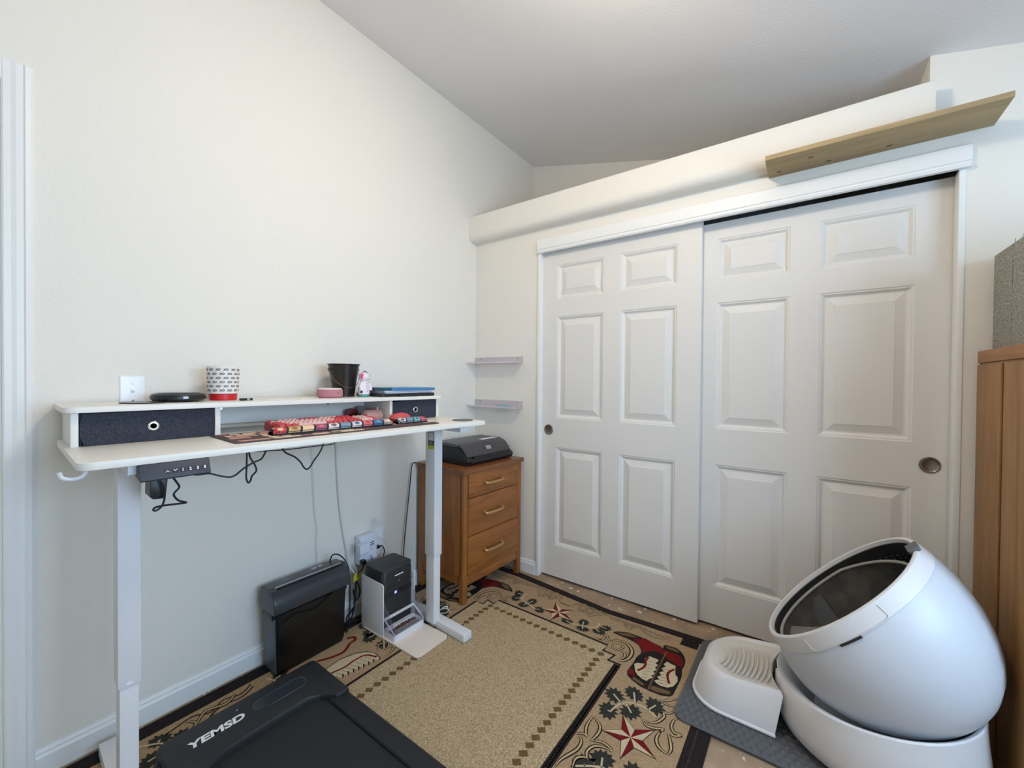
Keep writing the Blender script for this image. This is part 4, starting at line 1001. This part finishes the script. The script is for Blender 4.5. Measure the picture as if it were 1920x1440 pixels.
RC = Vector((2.021, -.378, .530)) - LC      # centre of the rim
def oring(h, a, b, an=None, n=72, da=0.0):
    c = RC - Nax * h + Aax * da
    a2 = a if an is None else an
    return [tuple(c + Aax * ((a if math.cos(2 * PI * i / n) > 0 else a2) * math.cos(2 * PI * i / n)) + Bax * (b * math.sin(2 * PI * i / n))) for i in range(n)]
globe = [oring(.048, .291, .268), oring(.08, .294, .277, .305), oring(.12, .294, .282, .315), oring(.17, .288, .283, .318), oring(.22, .276, .277, .309), oring(.27, .256, .262, .288), oring(.32, .228, .238, .256), oring(.36, .196, .206, .220), oring(.395, .155, .164, .175), oring(.42, .11, .117, .125), oring(.435, .06, .065, .07), oring(.440, .015, .015)]
G().rings(globe, cap0=False).build('globe', M_PEARL, lb)
rim = [oring(.050, .2935, .2700), oring(.012, .2880, .2660), oring(.003, .2850, .2630), oring(0, .2800, .2580), oring(.001, .2730, .2500), oring(.010, .2705, .2475), oring(.015, .2700, .2470)]
G().rings(rim, cap0=False, cap1=False).build('rim', M_LW, lb)
G().rings([oring(.013, .2700, .2470), oring(.09, .272, .254), oring(.16, .268, .256), oring(.22, .25, .24)], cap0=False, cap1=False).build('housing_lining', M_LB, lb)
def inn(ca, cb, h): return RC + Aax * ca + Bax * cb - Nax * h
def lip_ring(k, dh, n=72):
    out = []
    for i in range(n):
        t = 2 * PI * i / n; ct = math.cos(t)
        out.append(tuple(inn(k * (.222 if ct > 0 else .262) * ct, k * .243 * math.sin(t), dh + .038 + (.034 * ct if ct > 0 else 0))))
    return out
G().rings([lip_ring(1, 0), lip_ring(1.01, .05), oring(.17, .243, .233), oring(.24, .213, .210), oring(.30, .175, .175), oring(.35, .115, .118), oring(.37, .02, .02)], cap0=False).build('drum_lining', M_LD, lb)
lr_ = lip_ring(1, 0); G().tube([lr_[i % 72] for i in range(73)], .0055, 8).build('drum_lip', mat('lip_grey', (168, 164, 156), .5), lb)
vg = G()
for i in range(16):
    for j in range(5):
        t = math.radians(4 + i * 5.5); h = .060 + j * .012
        p = RC + Aax * (.268 * math.cos(t)) + Bax * (.25 * math.sin(t)) - Nax * h
        vg.lathe([(0, -.003), (.003, 0), (0, .003)], tuple(p), 6)
vg.build('vent_mesh', mat('vent_grey', (90, 90, 92), .5), lb)['kind'] = 'stuff'
# pale litter shield and slate flap inside the low end
G().grid(lambda a, b: tuple(inn(-.262 + .19 * a, (.075 - .155 * a ** 2) - .17 * b, .062 + .05 * b + .03 * math.sin(PI * a))), 14, 5).build('litter_shield', mat('shield_grey', (120, 112, 102), .6, vary=(18, (150, 142, 130), .4, .8)), lb)
G().grid(lambda a, b: tuple(inn(-.215 + .10 * a, .222 - .07 * b - .03 * a, .060 + .09 * b)), 6, 6).build('inner_flap', mat('litter_slate', (84, 84, 86), .7), lb)
# sensor tab
sb = G().prism(rrect(-.028, .028, -.014, .020, .004), 'z', -.004, .010)
Ms = Matrix((Bax, Aax, Bax.cross(Aax))).transposed().to_4x4(); Ms.translation = RC + Aax * .268 + Bax * -.035 + Nax * .004
o = sb.build('sensor_tab', mat('sensor_grey', (104, 104, 104), .5), lb, bevel=.003); o.matrix_local = Ms
# hatch outline on the rim band facing the room
def band(t, h): # point on the outer band at angle t
    k = h / .05; a = .288 + .0055 * k + .0012; b = .266 + .004 * k + .0012
    return tuple(RC - Nax * h + Aax * (a * math.cos(t)) + Bax * (b * math.sin(t)))
hl = [band(math.radians(-118), .012), band(math.radians(-118), .044), band(math.radians(-116.5), .0485)] + [band(math.radians(-116 + 3 * q), .050) for q in range(16)] + [band(math.radians(-69.5), .0485), band(math.radians(-68), .044), band(math.radians(-68), .012)]
G().tube(hl, .0011, 5).build('hatch_seam', M_LW, lb)
G().tube([band(math.radians(-100 + 2.2 * q), .0535) for q in range(7)], .0042, 6).build('hatch_notch_shade', M_LB, lb)  # black tube stands in for the shade inside the hatch notch
G().prism([(0, 0), (.016, .004), (.010, .030)], 'y', -.002, .002).xform(Matrix.Translation((-.268, -.115, .215)) @ Matrix.Rotation(-1.0, 4, 'Z')).build('black_triangle', M_LB, lb, smooth=False)  # small black triangle on the base lip

# step in front of the litter box
stp = thing('litter_step', 'white moulded step with ridged tread in front of the litter box', 'step', (1.72, -.365, ZT))
def step_ring(x0, x1, y0, y1, z, r, zt=0.0, n=10):
    # rounded on the -x side, straight on the +x side
    P = []
    for i in range(9):
        y = y0 + (y1 - y0) * i / 8; P.append((.395 - math.sqrt(.283 ** 2 - (y + .013) ** 2) - max(0, .035 * (1 - z / .1)), y))
    for i in range(n + 1):
        t = math.radians(90 + 90 * i / n); P.append((x0 + r + r * math.cos(t), y1 - r + r * math.sin(t)))
    for i in range(n + 1):
        t = math.radians(180 + 90 * i / n); P.append((x0 + r + r * math.cos(t), y0 + r + r * math.sin(t)))
    return [(x, y, z + zt * (x - x0)) for x, y in P]
R = [step_ring(-.155, .118, -.185, .185, 0, .12), step_ring(-.155, .118, -.185, .185, .006, .12), step_ring(-.148, .122, -.180, .180, .010, .12), step_ring(-.122, .135, -.165, .165, .100, .12, .15), step_ring(-.100, .142, -.155, .155, .118, .11, .13), step_ring(-.092, .142, -.147, .147, .121, .11, .12), step_ring(-.085, .140, -.138, .138, .115, .10, .11)]
G().rings(R, cap1=False).build('body', M_LW, stp)
G().rings([step_ring(-.085, .140, -.138, .138, .1148, .10, .11), step_ring(-.06, .135, -.11, .11, .108, .08, .10), step_ring(-.02, .12, -.06, .06, .106, .05, .10)], cap0=False).build('tread', mat('tread_white', (220, 214, 204), .55), stp)
for i in range(11):
    x = -.058 + i * .0160
    hw = .095 if i > 2 else .06 + .012 * i
    G().tube([(x + .012 * (1 - (2 * q / 10 - 1) ** 2), -hw + 2 * hw * q / 10, .1095 + .105 * (x + .07) + .0025 * abs(2 * q / 10 - 1)) for q in range(11)], .0034, 6).build('ridge', mat('tread_white', (224, 218, 208), .55), stp)

# ------------------------------------------------------------------ oak cabinet at the right with a grey bin on top
cb = thing('cabinet', 'tall oak cabinet beside the closet doors', 'cabinet', (2.66, -.277, 0))
OAKZ = wood('oak_panel', (164, 120, 70), (138, 96, 50), 'z', .5, 6); OAKY = wood('oak_rail', (172, 122, 78), (148, 100, 58), 'y', .5, 6)
G().box(-.226, .226, -.243, .243, .0, 1.325).build('body', OAKZ, cb, bevel=.002)
G().box(-.231, .231, -.247, .247, 1.3252, 1.368).build('top_rail', OAKY, cb, bevel=.003)
for y in (-.128, .128):
    q = G().box(-.232, -.2265, y - .116, y + .116, .02, 1.318).build('door_panel', OAKZ, cb, bevel=.002)
gb = thing('storage_bin', 'grey carpeted box standing on top of the oak cabinet', 'box', (2.63, -.30, 1.368))
M_GB = mat('grey_carpet', (186, 184, 172), .95, bump=(220, .8), vary=(160, (112, 110, 102), .35, .7), spec=.1)
G().box(-.168, .16, -.18, .262, .0002, .338).build('body', M_GB, gb, bevel=.006)
G().box(-.1695, -.168, .086, .090, .004, .334).build('seam', M_GB, gb, smooth=False)
for y, l, a in ((.105, .020, .3), (.05, .016, -.2), (-.02, .02, .1)): G().tube([(-.16, y, .337), (-.158, y + a * .02, .337 + l)], .0009, 5).build('loose_thread', M_GB, gb)

# wooden board on the wall above the closet
wb = thing('wooden_board', 'long raw pine board mounted as a shelf above the closet', 'board', (2.118, -.0955, 2.185))
G().box(-.347, .347, -.095, .095, 0, .0195).build('plank', wood('pine_board', (178, 154, 112), (158, 134, 94), 'x', .6, 8), wb, bevel=.001)
for x, y in ((-.305, .045), (-.19, -.02), (-.13, .055), (.06, .05)): G().lathe([(0, -.0006), (.006, -.0005), (.007, .0004)], (x, y, 0), 12, sx=1.6).build('knot', mat('knot_brown', (104, 74, 40), .6), wb)

# two clear acrylic ledges in the corner
AC = clear('iridescent_acrylic', (250, 245, 249), .45, .1)
def ledge(label, z, lilac):
    a = thing('acrylic_ledge', label, 'ledge', (.207, 0, z), 0, 'acrylic ledges in the corner')
    G().prism([(0, 0), (0, .046), (-.004, .046), (-.004, .004), (-.090, .004), (-.090, .012), (-.093, .012), (-.093, 0)], 'x', -.205, .205).build('ledge_sheet', AC, a, smooth=False)
    for x in (-.155, .165): G().lathe([(0, -.002), (.0035, -.001), (.004, 0)], (x, -.0042, .034), 12, Matrix.Rotation(-PI / 2, 3, 'X')).build('screw', M_NICK, a)
    return a
ledge('clear iridescent acrylic ledge in the corner, upper of two', 1.358, 1)
l2 = ledge('clear iridescent acrylic ledge in the corner, lower of two', 1.064, 0)
o = tag(G().box(-.045, .045, -.008, .008, .0001, .012).build('teal_reflection', mat('reflection_teal', (120, 176, 176), .6), None, bevel=.001), 'small teal block standing in for a reflection on the lower acrylic ledge', 'reflection'); o.location = (.275, -.035, 1.0682)  # teal block stands in for a reflection in the acrylic

# ------------------------------------------------------------------ outlet, adapter and cables
ou = thing('wall_outlet', 'white wall outlet plate beside the plug adapter', 'outlet', (0, -.822, .362))
G().box(0, .006, -.040, .040, -.060, .060).build('plate', mat('switch_white', (245, 245, 248), .3), ou, bevel=.0015)
ad = thing('plug_adapter', 'white multi outlet wall adapter with dark charging ports', 'adapter', (.006, -.905, .345))
M_AD = mat('adapter_white', (228, 230, 240), .35)
G().box(.0005, .045, -.055, .050, -.070, .075).build('body', M_AD, ad, bevel=.006, seg=3)
for y, z in ((.010, .030), (.024, .032), (.010, .018), (.024, .020)): G().box(.0448, .0458, y - .005, y + .005, z - .003, z + .003).build('port', M_BLKP, ad, smooth=False)
G().cyl((.0448, .016, -.004), (.0458, .016, -.004), .003, n=10).build('light', M_NICK, ad)
G().box(.0455, .085, -.080, -.018, .0, .052).build('charger', M_AD, ad, bevel=.006, seg=3); ad.children[-1]['label'] = 'white charger block'
G().box(.0458, .075, -.058, -.033, -.062, -.038).build('plug', M_BLKP, ad, bevel=.006, seg=3)
G().box(.0458, .070, .008, .036, -.052, -.030).build('plug', M_AD, ad, bevel=.005, seg=3)
G().box(.012, .035, .0505, .080, -.022, -.008).build('plug', M_BLKP, ad, bevel=.003)
G().tube([(.022, .078, -.015), (.025, .095, -.018), (.03, .105, -.035), (.03, .105, -.07), (.02, .07, -.2), (.02, .02, -.335)], .0028, 8, 5).build('black_cord', M_CORD, ad)
G().tube([(.072, -.046, -.055), (.075, -.062, -.075), (.070, -.085, -.10), (.066, -.092, -.16), (.060, -.095, -.22), (.06, -.100, -.28), (.055, -.118, -.325), (.06, -.14, -.333)], .0040, 8, 5).build('black_cord', M_CORD, ad)
loop = [(.060, -.095, -.13), (.07, -.080, -.15), (.075, -.074, -.19), (.07, -.086, -.225), (.06, -.100, -.20), (.055, -.100, -.17), (.06, -.090, -.22), (.065, -.108, -.27), (.06, -.128, -.30), (.07, -.092, -.325), (.08, -.055, -.333), (.06, -.10, -.333), (.05, -.135, -.31), (.06, -.10, -.26)]
G().tube(loop, .0032, 8, 6).build('black_cord', M_CORD, ad)
G().tube([(.06, -.05, .048), (.055, -.065, .075), (.05, -.085, .07), (.045, -.092, .03), (.045, -.09, -.04), (.05, -.08, -.08), (.052, -.072, -.10)], .0016, 6, 5).build('white_cord', M_WCORD, ad)
G().tube([(.03, .03, .07), (.035, .035, .12), (.03, .05, .15), (.025, .06, .12), (.03, .055, .07), (.035, .045, .05), (.03, .05, .12), (.03, .07, .135), (.028, .075, .09), (.03, .06, .05), (.03, .10, .02), (.03, .135, -.02)], .0016, 6, 5).build('white_cord', M_WCORD, ad)
tg = G().prism([(-.030, -.017), (.028, -.019), (.028, .014), (-.026, .018)], 'x', -.0005, .0005).build('warning_tag', mat('tag_yellow', (226, 218, 60), .5), ad, smooth=False); tg.location = (.072, -.088, -.105); tg.rotation_euler = (0, 0, .35)
c1 = tag(G().tube([(.060, -1.205, 1.0), (.03, -1.20, .95), (.02, -1.195, .873), (.017, -1.190, .75), (.016, -1.183, .633), (.018, -1.176, .56), (.016, -1.168, .50), (.018, -1.174, .45), (.017, -1.168, .37), (.018, -1.165, .20), (.018, -1.165, .05), (.022, -1.165, .0125)], .0018, 6, 6).build('white_cable', M_WCORD, None), 'thin white cable hanging straight down behind the shredder', 'cable')
c2 = tag(G().tube([(.10, -1.105, 1.0), (.04, -1.09, .97), (.02, -1.075, .928), (.016, -1.068, .80), (.015, -1.053, .601), (.016, -1.03, .45), (.018, -1.016, .372), (.024, -1.008, .30), (.045, -.998, .262), (.060, -.985, .240)], .0030, 8, 6).build('white_cable', M_WCORD, None), 'thick white cable curving down to the yellow tagged cord', 'cable')
c3 = tag(G().tube([(.05, -.585, .752), (.022, -.592, .735), (.018, -.605, .60), (.02, -.63, .42), (.022, -.645, .30), (.025, -.66, .15), (.03, -.68, .03), (.05, -.70, .0115)], .0030, 8, 6).build('printer_cable', M_CORD, None), 'black cable hanging down the wall beside the dresser', 'cable')
c4 = tag(G().tube([(.34, -.70, .0105), (.37, -.70, .03), (.395, -.69, .055), (.405, -.675, .05), (.40, -.67, .02), (.375, -.685, .0115), (.355, -.695, .014), (.38, -.70, .04), (.41, -.685, .05), (.415, -.665, .02), (.40, -.65, .0105)], .0024, 8, 6).build('coiled_cable', M_WCORD, None), 'white cable coiled on the rug behind the desk foot', 'cable')
